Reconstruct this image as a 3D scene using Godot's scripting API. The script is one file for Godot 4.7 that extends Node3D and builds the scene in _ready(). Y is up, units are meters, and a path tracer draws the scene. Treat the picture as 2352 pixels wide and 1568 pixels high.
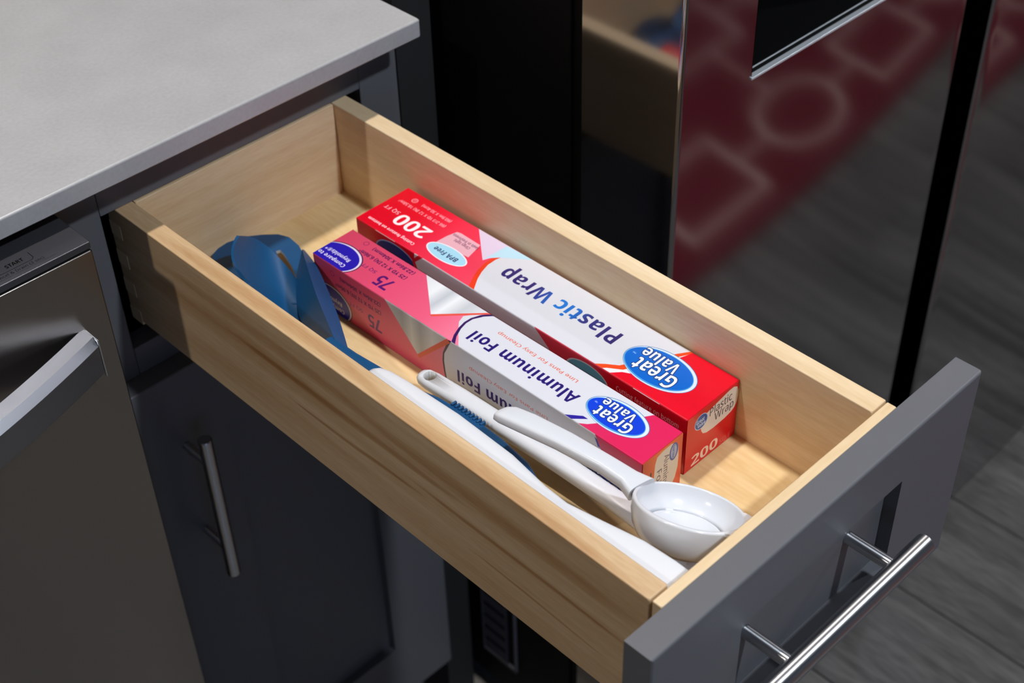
extends Node3D
# A kitchen drawer pulled out under a quartz counter, beside a fridge and a dishwasher.
# Local heights in the code are measured from the drawer's top edge; Y0 lifts them above the floor.

const Y0 := 0.851
const FLOOR_Y := -0.851
const CEIL_Y := 1.549

var rng := RandomNumberGenerator.new()
var used := {}
var M := {}

# ------------------------------------------------------------------ geometry buffers
class Geo:
	var v := PackedVector3Array()
	var n := PackedVector3Array()
	var u := PackedVector2Array()

	func tri(a: Vector3, b: Vector3, c: Vector3, na: Vector3, nb: Vector3, nc: Vector3, ua := Vector2.ZERO, ub := Vector2.ZERO, uc := Vector2.ZERO) -> void:
		var g := (b - a).cross(c - a)
		if g.length_squared() < 1e-18:
			return
		if g.dot(na + nb + nc) > 0.0:   # front faces run clockwise
			v.append_array([a, c, b]); n.append_array([na, nc, nb]); u.append_array([ua, uc, ub])
		else:
			v.append_array([a, b, c]); n.append_array([na, nb, nc]); u.append_array([ua, ub, uc])

	func quad(a: Vector3, b: Vector3, c: Vector3, d: Vector3, nn: Vector3, ua := Vector2.ZERO, ub := Vector2.ZERO, uc := Vector2.ZERO, ud := Vector2.ZERO) -> void:
		tri(a, b, c, nn, nn, nn, ua, ub, uc)
		tri(a, c, d, nn, nn, nn, ua, uc, ud)

	# box with chamfered edges; u runs along the grain axis in metres
	func cbox(lo: Vector3, hi: Vector3, bev := 0.001, grain := 2, off := Vector2.ZERO) -> void:
		var mid := (lo + hi) / 2.0
		for ax in 3:
			var p := (ax + 1) % 3
			var q := (ax + 2) % 3
			for s in [0, 1]:
				var nn := Vector3.ZERO
				nn[ax] = 1.0 if s else -1.0
				var pts := []
				for k in [[0, 0], [1, 0], [1, 1], [0, 1]]:
					var x := Vector3.ZERO
					x[ax] = hi[ax] if s else lo[ax]
					x[p] = hi[p] - bev if k[0] else lo[p] + bev
					x[q] = hi[q] - bev if k[1] else lo[q] + bev
					pts.append(x)
				quad(pts[0], pts[1], pts[2], pts[3], nn, uvof(pts[0], ax, grain, off), uvof(pts[1], ax, grain, off), uvof(pts[2], ax, grain, off), uvof(pts[3], ax, grain, off))
		if bev <= 0.0:
			return
		for ax in 3:   # edges running along ax
			var p := (ax + 1) % 3
			var q := (ax + 2) % 3
			for sp in [0, 1]:
				for sq in [0, 1]:
					var pts := []
					for k in [[0, 0], [1, 0], [1, 1], [0, 1]]:
						var x := Vector3.ZERO
						x[ax] = hi[ax] - bev if k[0] else lo[ax] + bev
						x[p] = (hi[p] if sp else lo[p]) if not k[1] else (hi[p] - bev if sp else lo[p] + bev)
						x[q] = (hi[q] if sq else lo[q]) if k[1] else (hi[q] - bev if sq else lo[q] + bev)
						pts.append(x)
					var n0 := Vector3.ZERO
					n0[p] = 1.0 if sp else -1.0
					var n1 := Vector3.ZERO
					n1[q] = 1.0 if sq else -1.0
					var ns := [n0, n0, n1, n1]
					var uu := []
					for x in pts:
						uu.append(uvof(x, q, grain, off))
					tri(pts[0], pts[1], pts[2], ns[0], ns[1], ns[2], uu[0], uu[1], uu[2])
					tri(pts[0], pts[2], pts[3], ns[0], ns[2], ns[3], uu[0], uu[2], uu[3])
		for sx in [0, 1]:
			for sy in [0, 1]:
				for sz in [0, 1]:
					var c := Vector3(hi.x if sx else lo.x, hi.y if sy else lo.y, hi.z if sz else lo.z)
					var d := Vector3(-bev if sx else bev, -bev if sy else bev, -bev if sz else bev)
					var a := c + Vector3(0, d.y, d.z)
					var b := c + Vector3(d.x, 0, d.z)
					var e := c + Vector3(d.x, d.y, 0)
					var nn := (c - mid).sign().normalized()
					tri(a, b, e, nn, nn, nn, uvof(a, 0, grain, off), uvof(b, 0, grain, off), uvof(e, 0, grain, off))

	func uvof(x: Vector3, face: int, grain: int, off: Vector2) -> Vector2:
		if face == grain:
			return Vector2(x[(grain + 1) % 3], x[(grain + 2) % 3]) + off
		return Vector2(x[grain], x[3 - grain - face]) + off

	# smooth surface through rows of points; out: +1 or -1 turns the normals
	func grid(P: Array, wrap_j := false, out := 1.0, uscale := Vector2.ONE, wrap_i := false) -> void:
		var a := P.size()
		var b: int = P[0].size()
		var N := []
		for i in a:
			var row := PackedVector3Array()
			for j in b:
				var i0 := (i - 1 + a) % a if wrap_i else maxi(i - 1, 0)
				var i1 := (i + 1) % a if wrap_i else mini(i + 1, a - 1)
				var j0 := (j - 1 + b) % b if wrap_j else maxi(j - 1, 0)
				var j1 := (j + 1) % b if wrap_j else mini(j + 1, b - 1)
				var di: Vector3 = P[i1][j] - P[i0][j]
				var dj: Vector3 = P[i][j1] - P[i][j0]
				if di.length() < 1e-7:
					di = P[i1][(j + b / 2) % b] - P[i0][(j + b / 2) % b]
				if dj.length() < 1e-7:
					var ii := i0 if i == a - 1 else i1
					dj = P[ii][j1] - P[ii][j0]
				row.append(di.cross(dj).normalized() * out)
			N.append(row)
		var ie := a if wrap_i else a - 1
		var je := b if wrap_j else b - 1
		for i in ie:
			for j in je:
				var i1 := (i + 1) % a
				var j1 := (j + 1) % b
				var u0 := Vector2(float(i) / (a - 1), float(j) / b) * uscale
				var u1 := Vector2(float(i + 1) / (a - 1), float(j) / b) * uscale
				var u2 := Vector2(float(i + 1) / (a - 1), float(j + 1) / b) * uscale
				var u3 := Vector2(float(i) / (a - 1), float(j + 1) / b) * uscale
				tri(P[i][j], P[i1][j], P[i1][j1], N[i][j], N[i1][j], N[i1][j1], u0, u1, u2)
				tri(P[i][j], P[i1][j1], P[i][j1], N[i][j], N[i1][j1], N[i][j1], u0, u2, u3)

	# superellipse sections along a line of centres; each section: [centre, right, up, half width, half height, exponent]
	func loft(S: Array, seg := 28, caps := true) -> void:
		var P := []
		for s in S:
			var row := PackedVector3Array()
			for j in seg:
				var t := TAU * j / seg
				var e: float = 2.0 / s[5]
				var c := signf(cos(t)) * pow(absf(cos(t)), e)
				var d := signf(sin(t)) * pow(absf(sin(t)), e)
				row.append(s[0] + s[1] * (c * s[3]) + s[2] * (d * s[4]))
			P.append(row)
		var ax: Vector3 = S[1][0] - S[0][0]
		var sgn := 1.0 if (S[0][1].cross(S[0][2])).dot(ax) < 0.0 else -1.0
		var before := v.size()
		grid(P, true, sgn, Vector2(1, 1))
		if caps:
			for k in [0, S.size() - 1]:
				var other: int = 1 if k == 0 else S.size() - 2
				var nn: Vector3 = (S[k][0] - S[other][0]).normalized()
				for j in seg:
					tri(S[k][0], P[k][j], P[k][(j + 1) % seg], nn, nn, nn)

	# bevelled round bar from a to b; u along the bar
	func rod(a: Vector3, b: Vector3, r: float, seg := 32, bev := 0.0008) -> void:
		var d := (b - a).normalized()
		var up := Vector3.UP if absf(d.y) < 0.9 else Vector3.RIGHT
		var x := d.cross(up).normalized()
		var y := d.cross(x).normalized()
		var L := (b - a).length()
		var prof := [[0.0, r - bev], [bev * 0.3, r - bev * 0.3], [bev, r], [L - bev, r], [L - bev * 0.3, r - bev * 0.3], [L, r - bev]]
		var P := []
		for k in prof:
			var row := PackedVector3Array()
			for j in seg:
				var t := TAU * j / seg
				row.append(a + d * k[0] + (x * cos(t) + y * sin(t)) * k[1])
			P.append(row)
		for k in prof.size() - 1:
			for j in seg:
				var j1 := (j + 1) % seg
				var n0 := (x * cos(TAU * j / seg) + y * sin(TAU * j / seg))
				var n1 := (x * cos(TAU * j1 / seg) + y * sin(TAU * j1 / seg))
				var w0: Vector3 = (-d if k < 2 else d) * (0.6 if k != 2 else 0.0)
				var u0 := Vector2(prof[k][0], float(j) / seg)
				var u1 := Vector2(prof[k + 1][0], float(j) / seg)
				var u2 := Vector2(prof[k + 1][0], float(j + 1) / seg)
				var u3 := Vector2(prof[k][0], float(j + 1) / seg)
				tri(P[k][j], P[k + 1][j], P[k + 1][j1], (n0 + w0).normalized(), (n0 + w0).normalized(), (n1 + w0).normalized(), u0, u1, u2)
				tri(P[k][j], P[k + 1][j1], P[k][j1], (n0 + w0).normalized(), (n1 + w0).normalized(), (n1 + w0).normalized(), u0, u2, u3)
		for j in seg:
			tri(a, P[0][j], P[0][(j + 1) % seg], -d, -d, -d)
			tri(b, P[5][j], P[5][(j + 1) % seg], d, d, d)

	# slab facing +z with rounded outer edges and a sunk panel (hole: x and y range; zp: face of the sunk panel)
	func shaker(lo: Vector3, hi: Vector3, r: float, hole: Rect2, zp: float) -> void:
		var steps := []   # [inset, z, share of +z in the normal]
		steps.append([0.0, lo.z, 0.0])
		for i in 6:
			var a := PI / 2 * i / 5.0
			steps.append([r * (1.0 - cos(a)), hi.z - r + r * sin(a), sin(a)])
		for i in steps.size() - 1:
			var c := []
			for k in [steps[i], steps[i + 1]]:
				c.append([Vector3(lo.x + k[0], lo.y + k[0], k[1]), Vector3(hi.x - k[0], lo.y + k[0], k[1]), Vector3(hi.x - k[0], hi.y - k[0], k[1]), Vector3(lo.x + k[0], hi.y - k[0], k[1])])
			for sd in 4:
				var e := (sd + 1) % 4
				var out: Vector3 = [Vector3(0, -1, 0), Vector3(1, 0, 0), Vector3(0, 1, 0), Vector3(-1, 0, 0)][sd]
				var n0: Vector3 = out * sqrt(1.0 - pow(steps[i][2], 2.0)) + Vector3(0, 0, steps[i][2])
				var n1: Vector3 = out * sqrt(1.0 - pow(steps[i + 1][2], 2.0)) + Vector3(0, 0, steps[i + 1][2])
				tri(c[0][sd], c[0][e], c[1][e], n0, n0, n1)
				tri(c[0][sd], c[1][e], c[1][sd], n0, n1, n1)
		var o := [Vector3(lo.x + r, lo.y + r, hi.z), Vector3(hi.x - r, lo.y + r, hi.z), Vector3(hi.x - r, hi.y - r, hi.z), Vector3(lo.x + r, hi.y - r, hi.z)]
		var q := [Vector3(hole.position.x, hole.position.y, hi.z), Vector3(hole.end.x, hole.position.y, hi.z), Vector3(hole.end.x, hole.end.y, hi.z), Vector3(hole.position.x, hole.end.y, hi.z)]
		var mid := Vector3(hole.get_center().x, hole.get_center().y, zp)
		for sd in 4:
			var e := (sd + 1) % 4
			quad(o[sd], o[e], q[e], q[sd], Vector3(0, 0, 1))
			var b0 := Vector3(q[sd].x, q[sd].y, zp)
			var b1 := Vector3(q[e].x, q[e].y, zp)
			var inn: Vector3 = [Vector3(0, 1, 0), Vector3(-1, 0, 0), Vector3(0, -1, 0), Vector3(1, 0, 0)][sd]
			quad(q[sd], q[e], b1, b0, inn)
		quad(Vector3(q[0].x, q[0].y, zp), Vector3(q[1].x, q[1].y, zp), Vector3(q[2].x, q[2].y, zp), Vector3(q[3].x, q[3].y, zp), Vector3(0, 0, 1))
		quad(lo, Vector3(hi.x, lo.y, lo.z), Vector3(hi.x, hi.y, lo.z), Vector3(lo.x, hi.y, lo.z), Vector3(0, 0, -1))

	# closed profile [radius, height] turned round an axis through c
	func lathe(c: Vector3, ax: Vector3, side: Vector3, prof: Array, seg := 48) -> void:
		var z := ax.cross(side).normalized()
		var P := []
		for k in prof:
			var row := PackedVector3Array()
			for j in seg:
				var t := TAU * j / seg
				row.append(c + ax * k[1] + (side * cos(t) + z * sin(t)) * k[0])
			P.append(row)
		grid(P, true, -1.0, Vector2.ONE, true)

	# sheet with thickness: rows of mid points
	func sheet(P: Array, th: float) -> void:
		var a := P.size()
		var b: int = P[0].size()
		var top := []
		var bot := []
		for i in a:
			var r0 := PackedVector3Array()
			var r1 := PackedVector3Array()
			for j in b:
				var di: Vector3 = P[mini(i + 1, a - 1)][j] - P[maxi(i - 1, 0)][j]
				var dj: Vector3 = P[i][mini(j + 1, b - 1)] - P[i][maxi(j - 1, 0)]
				var nn := di.cross(dj).normalized()
				r0.append(P[i][j] + nn * th / 2)
				r1.append(P[i][j] - nn * th / 2)
			top.append(r0)
			bot.append(r1)
		grid(top, false, 1.0)
		grid(bot, false, -1.0)
		var ring := []
		for j in b: ring.append([0, j])
		for i in range(1, a): ring.append([i, b - 1])
		for j in range(b - 2, -1, -1): ring.append([a - 1, j])
		for i in range(a - 2, 0, -1): ring.append([i, 0])
		var mid: Vector3 = P[a / 2][b / 2]
		for k in ring.size():
			var q: Array = ring[k]
			var r: Array = ring[(k + 1) % ring.size()]
			var o: Vector3 = (P[q[0]][q[1]] + P[r[0]][r[1]]) / 2.0 - mid
			var nn: Vector3 = (top[q[0]][q[1]] - bot[q[0]][q[1]]).cross(P[r[0]][r[1]] - P[q[0]][q[1]]).normalized()
			if nn.dot(o) < 0: nn = -nn
			quad(top[q[0]][q[1]], top[r[0]][r[1]], bot[r[0]][r[1]], bot[q[0]][q[1]], nn)

	func mesh(base: Vector3) -> ArrayMesh:
		var a := []
		a.resize(Mesh.ARRAY_MAX)
		var w := PackedVector3Array()
		for x in v: w.append(x - base)
		a[Mesh.ARRAY_VERTEX] = w
		a[Mesh.ARRAY_NORMAL] = n
		a[Mesh.ARRAY_TEX_UV] = u
		var m := ArrayMesh.new()
		m.add_surface_from_arrays(Mesh.PRIMITIVE_TRIANGLES, a)
		return m

# ------------------------------------------------------------------ objects
func V(x: float, y: float, z: float) -> Vector3:
	return Vector3(x, y + Y0, z)

func numbered(called: String) -> String:
	used[called] = used.get(called, -1) + 1
	return called if used[called] == 0 else "%s_%03d" % [called, used[called]]

func thing(called: String, label: String, category: String, base: Vector3, group := "") -> Node3D:
	var o := Node3D.new()
	o.name = numbered(called)
	add_child(o)
	o.position = base
	o.set_meta("label", label)
	o.set_meta("category", category)
	if group: o.set_meta("group", group)
	return o

func where(parent: Node) -> Vector3:
	var p := Vector3.ZERO
	while parent != self:
		p += parent.position
		parent = parent.get_parent()
	return p

func obj(called: String, g: Geo, m: Material, parent: Node, label := "") -> MeshInstance3D:
	var o := MeshInstance3D.new()
	o.name = called
	o.mesh = g.mesh(where(parent))
	o.material_override = m
	parent.add_child(o, true)
	if label: o.set_meta("label", label)
	return o

func single(called: String, g: Geo, m: Material, label := "", category := "", structure := false) -> MeshInstance3D:
	var lo := g.v[0]
	var hi := g.v[0]
	for x in g.v:
		lo = lo.min(x)
		hi = hi.max(x)
	var base := Vector3((lo.x + hi.x) / 2, lo.y, (lo.z + hi.z) / 2)
	var o := MeshInstance3D.new()
	o.name = numbered(called)
	o.mesh = g.mesh(base)
	o.material_override = m
	o.position = base
	add_child(o)
	if structure: o.set_meta("kind", "structure")
	if label: o.set_meta("label", label)
	if category: o.set_meta("category", category)
	return o

# ------------------------------------------------------------------ materials
func mat(called: String, c: Color, rough := 0.5, metal := 0.0, spec := 0.5) -> StandardMaterial3D:
	var m := StandardMaterial3D.new()
	m.resource_name = called
	m.albedo_color = c
	m.roughness = rough
	m.metallic = metal
	m.metallic_specular = spec
	M[called] = m
	return m

func noise(sd: int, f: float, w: int, h: int, oct := 4) -> Image:
	var q := FastNoiseLite.new()
	q.seed = sd
	q.frequency = f
	q.noise_type = FastNoiseLite.TYPE_SIMPLEX_SMOOTH
	q.fractal_octaves = oct
	var im := q.get_seamless_image(w, h, false, false, 0.1, false)
	im.convert(Image.FORMAT_L8)
	return im

# wood: streaks run along x of the picture
func wood(w: int, h: int, sd: int, light: Color, dark: Color, fine: float, broad: float, bands: Array) -> ImageTexture:
	var a := noise(sd, 0.05, w / 32, h, 4)
	a.resize(w, h, Image.INTERPOLATE_CUBIC)
	var b := noise(sd + 1, 0.012, w / 8, h, 2)
	b.resize(w, h, Image.INTERPOLATE_CUBIC)
	var c := noise(sd + 2, 0.25, w / 8, h, 1)
	c.resize(w, h, Image.INTERPOLATE_CUBIC)
	var da := a.get_data()
	var db := b.get_data()
	var dc := c.get_data()
	var out := PackedByteArray()
	out.resize(w * h * 3)
	for y in h:
		for x in w:
			var i := y * w + x
			var t := 0.35 + (da[i] / 255.0 - 0.5) * fine + (db[i] / 255.0 - 0.5) * broad + (dc[i] / 255.0 - 0.5) * fine * 0.5
			for s in bands:   # [x0, x1, y at x0, y at x1, half width, strength]
				var k: float = (float(x) / w - s[0]) / (s[1] - s[0])
				if k > 0.0 and k < 1.0:
					var d: float = absf(float(y) / h - lerpf(s[2], s[3], k) - (db[i] / 255.0 - 0.5) * 0.06) / (s[4] * (0.4 + 0.6 * sin(PI * k)))
					if d < 1.0:
						t += s[5] * (1.0 - d * d) * minf(1.0, minf(k, 1.0 - k) * 6.0)
			t = clampf(t, 0.0, 1.0)
			out[i * 3] = int(255.0 * lerpf(light.r, dark.r, t))
			out[i * 3 + 1] = int(255.0 * lerpf(light.g, dark.g, t))
			out[i * 3 + 2] = int(255.0 * lerpf(light.b, dark.b, t))
	return ImageTexture.create_from_image(Image.create_from_data(w, h, false, Image.FORMAT_RGB8, out))

func wood_mat(called: String, tex: Texture2D, su: float, sv: float, rough := 0.45) -> StandardMaterial3D:
	var m := mat(called, Color.WHITE, rough)
	m.albedo_texture = tex
	m.uv1_scale = Vector3(su, sv, 1)
	return m

# ------------------------------------------------------------------ printing: fills shapes and lettering into a picture
class Canvas:
	var w: int
	var h: int
	var k: float
	var px := PackedFloat32Array()

	func _init(wmm: float, hmm: float, per: float, c: Color) -> void:
		k = per
		w = int(wmm * per)
		h = int(hmm * per)
		px.resize(w * h * 3)
		for i in w * h:
			px[i * 3] = c.r
			px[i * 3 + 1] = c.g
			px[i * 3 + 2] = c.b

	func tint(stops: Array, xmm: float) -> Color:
		if xmm <= stops[0][0]: return stops[0][1]
		for i in range(1, stops.size()):
			if xmm <= stops[i][0]:
				return stops[i - 1][1].lerp(stops[i][1], (xmm - stops[i - 1][0]) / (stops[i][0] - stops[i - 1][0]))
		return stops[-1][1]

	# polys: loops of points in mm, filled even-odd (or summed when they are triangles); clip: rectangle in mm
	func fill(polys: Array, stops, clip := Rect2(), summed := false, alpha := 1.0) -> void:
		var lo := Vector2(1e9, 1e9)
		var hi := -lo
		for p in polys:
			for q in p:
				lo = lo.min(q)
				hi = hi.max(q)
		if clip.size.x > 0.0:
			lo = lo.max(clip.position)
			hi = hi.min(clip.end)
		var x0 := clampi(int(floor(lo.x * k)), 0, w)
		var x1 := clampi(int(ceil(hi.x * k)) + 1, 0, w)
		var y0 := clampi(int(floor(lo.y * k)), 0, h)
		var y1 := clampi(int(ceil(hi.y * k)) + 1, 0, h)
		var cw := x1 - x0
		if cw <= 0 or y1 <= y0:
			return
		var cov := PackedFloat32Array()
		cov.resize(cw * (y1 - y0))
		var groups := []
		if summed:
			for p in polys: groups.append([p])
		else:
			groups.append(polys)
		var cl0 := clip.position.x * k if clip.size.x > 0.0 else 0.0
		var cl1 := clip.end.x * k if clip.size.x > 0.0 else float(w)
		var ct0 := clip.position.y * k if clip.size.x > 0.0 else 0.0
		var ct1 := clip.end.y * k if clip.size.x > 0.0 else float(h)
		for grp in groups:
			var gy0 := 1e9
			var gy1 := -1e9
			for p in grp:
				for q in p:
					gy0 = minf(gy0, q.y * k)
					gy1 = maxf(gy1, q.y * k)
			for y in range(maxi(y0, int(floor(gy0))), mini(y1, int(ceil(gy1)) + 1)):
				for sub in 4:
					var yy := y + (sub + 0.5) / 4.0
					if yy < ct0 or yy > ct1: continue
					var xs := []
					for p in grp:
						var c: int = p.size()
						for i in c:
							var a: Vector2 = p[i] * k
							var b: Vector2 = p[(i + 1) % c] * k
							if (a.y <= yy) != (b.y <= yy):
								xs.append(a.x + (b.x - a.x) * (yy - a.y) / (b.y - a.y))
					xs.sort()
					for i in range(0, xs.size() - 1, 2):
						var a := clampf(xs[i], cl0, cl1)
						var b := clampf(xs[i + 1], cl0, cl1)
						if b <= a: continue
						var r := (y - y0) * cw - x0
						var ia := clampi(int(floor(a)), x0, x1 - 1)
						var ib := clampi(int(floor(b)), x0, x1 - 1)
						if ia == ib:
							cov[r + ia] += (b - a) * 0.25
						else:
							cov[r + ia] += (ia + 1 - a) * 0.25
							for x in range(ia + 1, ib): cov[r + x] += 0.25
							cov[r + ib] += (b - ib) * 0.25
		var flat := stops is Color
		var col := PackedColorArray()
		for x in cw:
			col.append(stops if flat else tint(stops, (x + x0) / k))
		for y in range(y0, y1):
			for x in cw:
				var a := minf(cov[(y - y0) * cw + x], 1.0) * alpha
				if a > 0.003:
					var i := (y * w + x + x0) * 3
					var c := col[x]
					px[i] += (c.r - px[i]) * a
					px[i + 1] += (c.g - px[i + 1]) * a
					px[i + 2] += (c.b - px[i + 2]) * a

	func ell(cx: float, cy: float, rx: float, ry: float) -> PackedVector2Array:
		var p := PackedVector2Array()
		for i in 72:
			p.append(Vector2(cx + rx * cos(TAU * i / 72), cy + ry * sin(TAU * i / 72)))
		return p

	func texture() -> ImageTexture:
		var b := PackedByteArray()
		b.resize(w * h * 3)
		for i in w * h * 3: b[i] = int(clampf(px[i], 0, 1) * 255.0)
		return ImageTexture.create_from_image(Image.create_from_data(w, h, false, Image.FORMAT_RGB8, b))

var fonts := {}
func glyphs(s: String, bold: bool) -> PackedVector2Array:
	if not fonts.has(bold):
		var f := SystemFont.new()
		f.font_names = PackedStringArray(["Droid Sans"])
		f.font_weight = 700 if bold else 400
		fonts[bold] = f
	var t := TextMesh.new()
	t.font = fonts[bold]
	t.font_size = 64
	t.pixel_size = 1.0 / 64
	t.depth = 0.0
	t.curve_step = 1.0
	t.horizontal_alignment = HORIZONTAL_ALIGNMENT_LEFT
	t.vertical_alignment = VERTICAL_ALIGNMENT_TOP
	t.text = s
	var a := t.get_mesh_arrays()
	var out := PackedVector2Array()
	if a.is_empty(): return out
	var vs: PackedVector3Array = a[Mesh.ARRAY_VERTEX]
	var ix = a[Mesh.ARRAY_INDEX]
	if ix != null and ix.size():
		for i in ix: out.append(Vector2(vs[i].x, vs[i].y))
	else:
		for x in vs: out.append(Vector2(x.x, x.y))
	return out

# lettering: o = where the baseline starts, ux = along the whole line, uy = from baseline to cap height (mm)
func text(c: Canvas, s: String, o: Vector2, ux: Vector2, uy: Vector2, col, bold := false, clip := Rect2(), outline := 0.0, oc := Color.BLACK) -> void:
	var H := glyphs("H", bold)
	var base := 1e9
	var cap := -1e9
	for p in H:
		base = minf(base, p.y)
		cap = maxf(cap, p.y)
	var g := glyphs(s, bold)
	var x0 := 1e9
	var x1 := -1e9
	for p in g:
		x0 = minf(x0, p.x)
		x1 = maxf(x1, p.x)
	var tris := []
	for i in range(0, g.size() - 2, 3):
		var t := PackedVector2Array()
		for j in 3:
			t.append(o + ux * ((g[i + j].x - x0) / (x1 - x0)) + uy * ((g[i + j].y - base) / (cap - base)))
		tris.append(t)
	if outline > 0.0:
		for a in 8:
			var d := Vector2.from_angle(TAU * a / 8) * outline
			var moved := []
			for t in tris:
				moved.append(PackedVector2Array([t[0] + d, t[1] + d, t[2] + d]))
			c.fill(moved, oc, clip, true)
	c.fill(tris, col, clip, true)

func line(c: Canvas, s: String, x0: float, x1: float, base: float, cap: float, col, bold := false, clip := Rect2(), outline := 0.0, oc := Color.BLACK) -> void:
	text(c, s, Vector2(x0, base), Vector2(x1 - x0, 0), Vector2(0, cap - base), col, bold, clip, outline, oc)

func pv(a: Array) -> PackedVector2Array:
	var p := PackedVector2Array()
	for i in range(0, a.size(), 2): p.append(Vector2(a[i], a[i + 1]))
	return p

func rgb(r: int, g: int, b: int) -> Color:
	return Color(r / 255.0, g / 255.0, b / 255.0)

func logo(c: Canvas, cx: float, cy: float, rx: float, ry: float, blue: Color, clip: Rect2, g: Array, v: Array, up := 1.0) -> void:
	c.fill([c.ell(cx - 0.5, cy + 0.4, rx + 1.6, ry + 1.5)], rgb(60, 110, 170), clip)
	c.fill([c.ell(cx - 0.5, cy + 0.3, rx + 1.2, ry + 1.2)], rgb(215, 228, 245), clip)
	c.fill([c.ell(cx + 0.5, cy, rx, ry)], rgb(70, 150, 215), clip)
	c.fill([c.ell(cx + 0.6, cy + 0.4, rx - 0.6, ry - 0.9)], blue, clip)
	line(c, "Great", g[0], g[1], g[2], g[3], rgb(240, 242, 248), true, clip, rx * 0.022, rgb(20, 50, 120))
	line(c, "Value", v[0], v[1], v[2], v[3], rgb(240, 242, 248), true, clip, rx * 0.022, rgb(20, 50, 120))
	line(c, "TM", v[1] + rx * 0.06, v[1] + rx * 0.16, v[3] + 0.4, v[3] - 0.9, rgb(235, 238, 248), false, clip)

# ------------------------------------------------------------------ the scene
func _ready() -> void:
	rng.seed = 7
	# camera
	var cam := Camera3D.new()
	cam.name = "camera"
	var optics := CameraAttributesPhysical.new()
	optics.frustum_focal_length = 12.0 * 3380.3 / 784.0
	optics.frustum_focus_distance = 0.93
	optics.exposure_aperture = 9.0
	optics.frustum_near = 0.05
	optics.frustum_far = 30.0
	cam.attributes = optics
	cam.transform = Transform3D(Basis(Vector3(0.71290558, -0.02359122, 0.7008631), Vector3(0.46938005, 0.75859016, -0.45191077), Vector3(-0.52100672, 0.65114087, 0.55187641)), V(-0.38492658, 0.59960557, 0.81119651))
	add_child(cam)
	# surroundings and exposure
	var we := WorldEnvironment.new()
	we.name = "environment"
	var e := Environment.new()
	e.background_mode = Environment.BG_SKY
	var sky := Sky.new()
	var sm := ProceduralSkyMaterial.new()
	sm.sky_top_color = Color(0.42, 0.58, 0.85)
	sm.sky_horizon_color = Color(0.72, 0.82, 0.95)
	sm.ground_bottom_color = Color(0.25, 0.27, 0.28)
	sm.ground_horizon_color = Color(0.6, 0.68, 0.75)
	sm.sky_energy_multiplier = 1.4
	sky.sky_material = sm
	e.sky = sky
	e.tonemap_mode = Environment.TONE_MAPPER_LINEAR
	e.tonemap_exposure = 1.27
	e.sdfgi_enabled = true
	e.ssao_enabled = true
	e.ssil_enabled = true
	we.environment = e
	add_child(we)
	# daylight through the window at the far end of the room
	var day := AreaLight3D.new()
	day.name = "window_daylight"
	day.area_size = Vector2(1.7, 1.0)
	day.light_color = Color(0.62, 0.8, 1.0)
	day.light_energy = 0.1
	day.shadow_enabled = true
	day.position = Vector3(-1.5, 1.55, 3.68)
	add_child(day)   # faces -z, into the room

	materials()
	room()
	# recessed ceiling lights (each with its own lamp); the last one is an added fill
	can(0.25, 0.075, 1.08, Color(1.0, 0.975, 0.945), "recessed ceiling light straight above the open drawer")
	can(-1.25, 0.075, 0.82, Color(1.0, 0.975, 0.945), "recessed ceiling light above the left end of the white counter")
	can(0.30, 1.42, 1.85, Color(0.91, 0.955, 1.0), "recessed ceiling light above the floor in front of the pulled-out drawer")
	can(2.2, 1.05, 1.05, Color(0.95, 0.96, 1.0), "added unseen ceiling light that brightens the floor and red rug")  # added out of view to lift the floor and its reflection in the fridge
	countertop()
	base_cabinet()
	dishwasher()
	refrigerator()
	rug()
	plastic_wrap()
	foil()
	turner()
	chopper()
	spoon()
	egg_separator()

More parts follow.
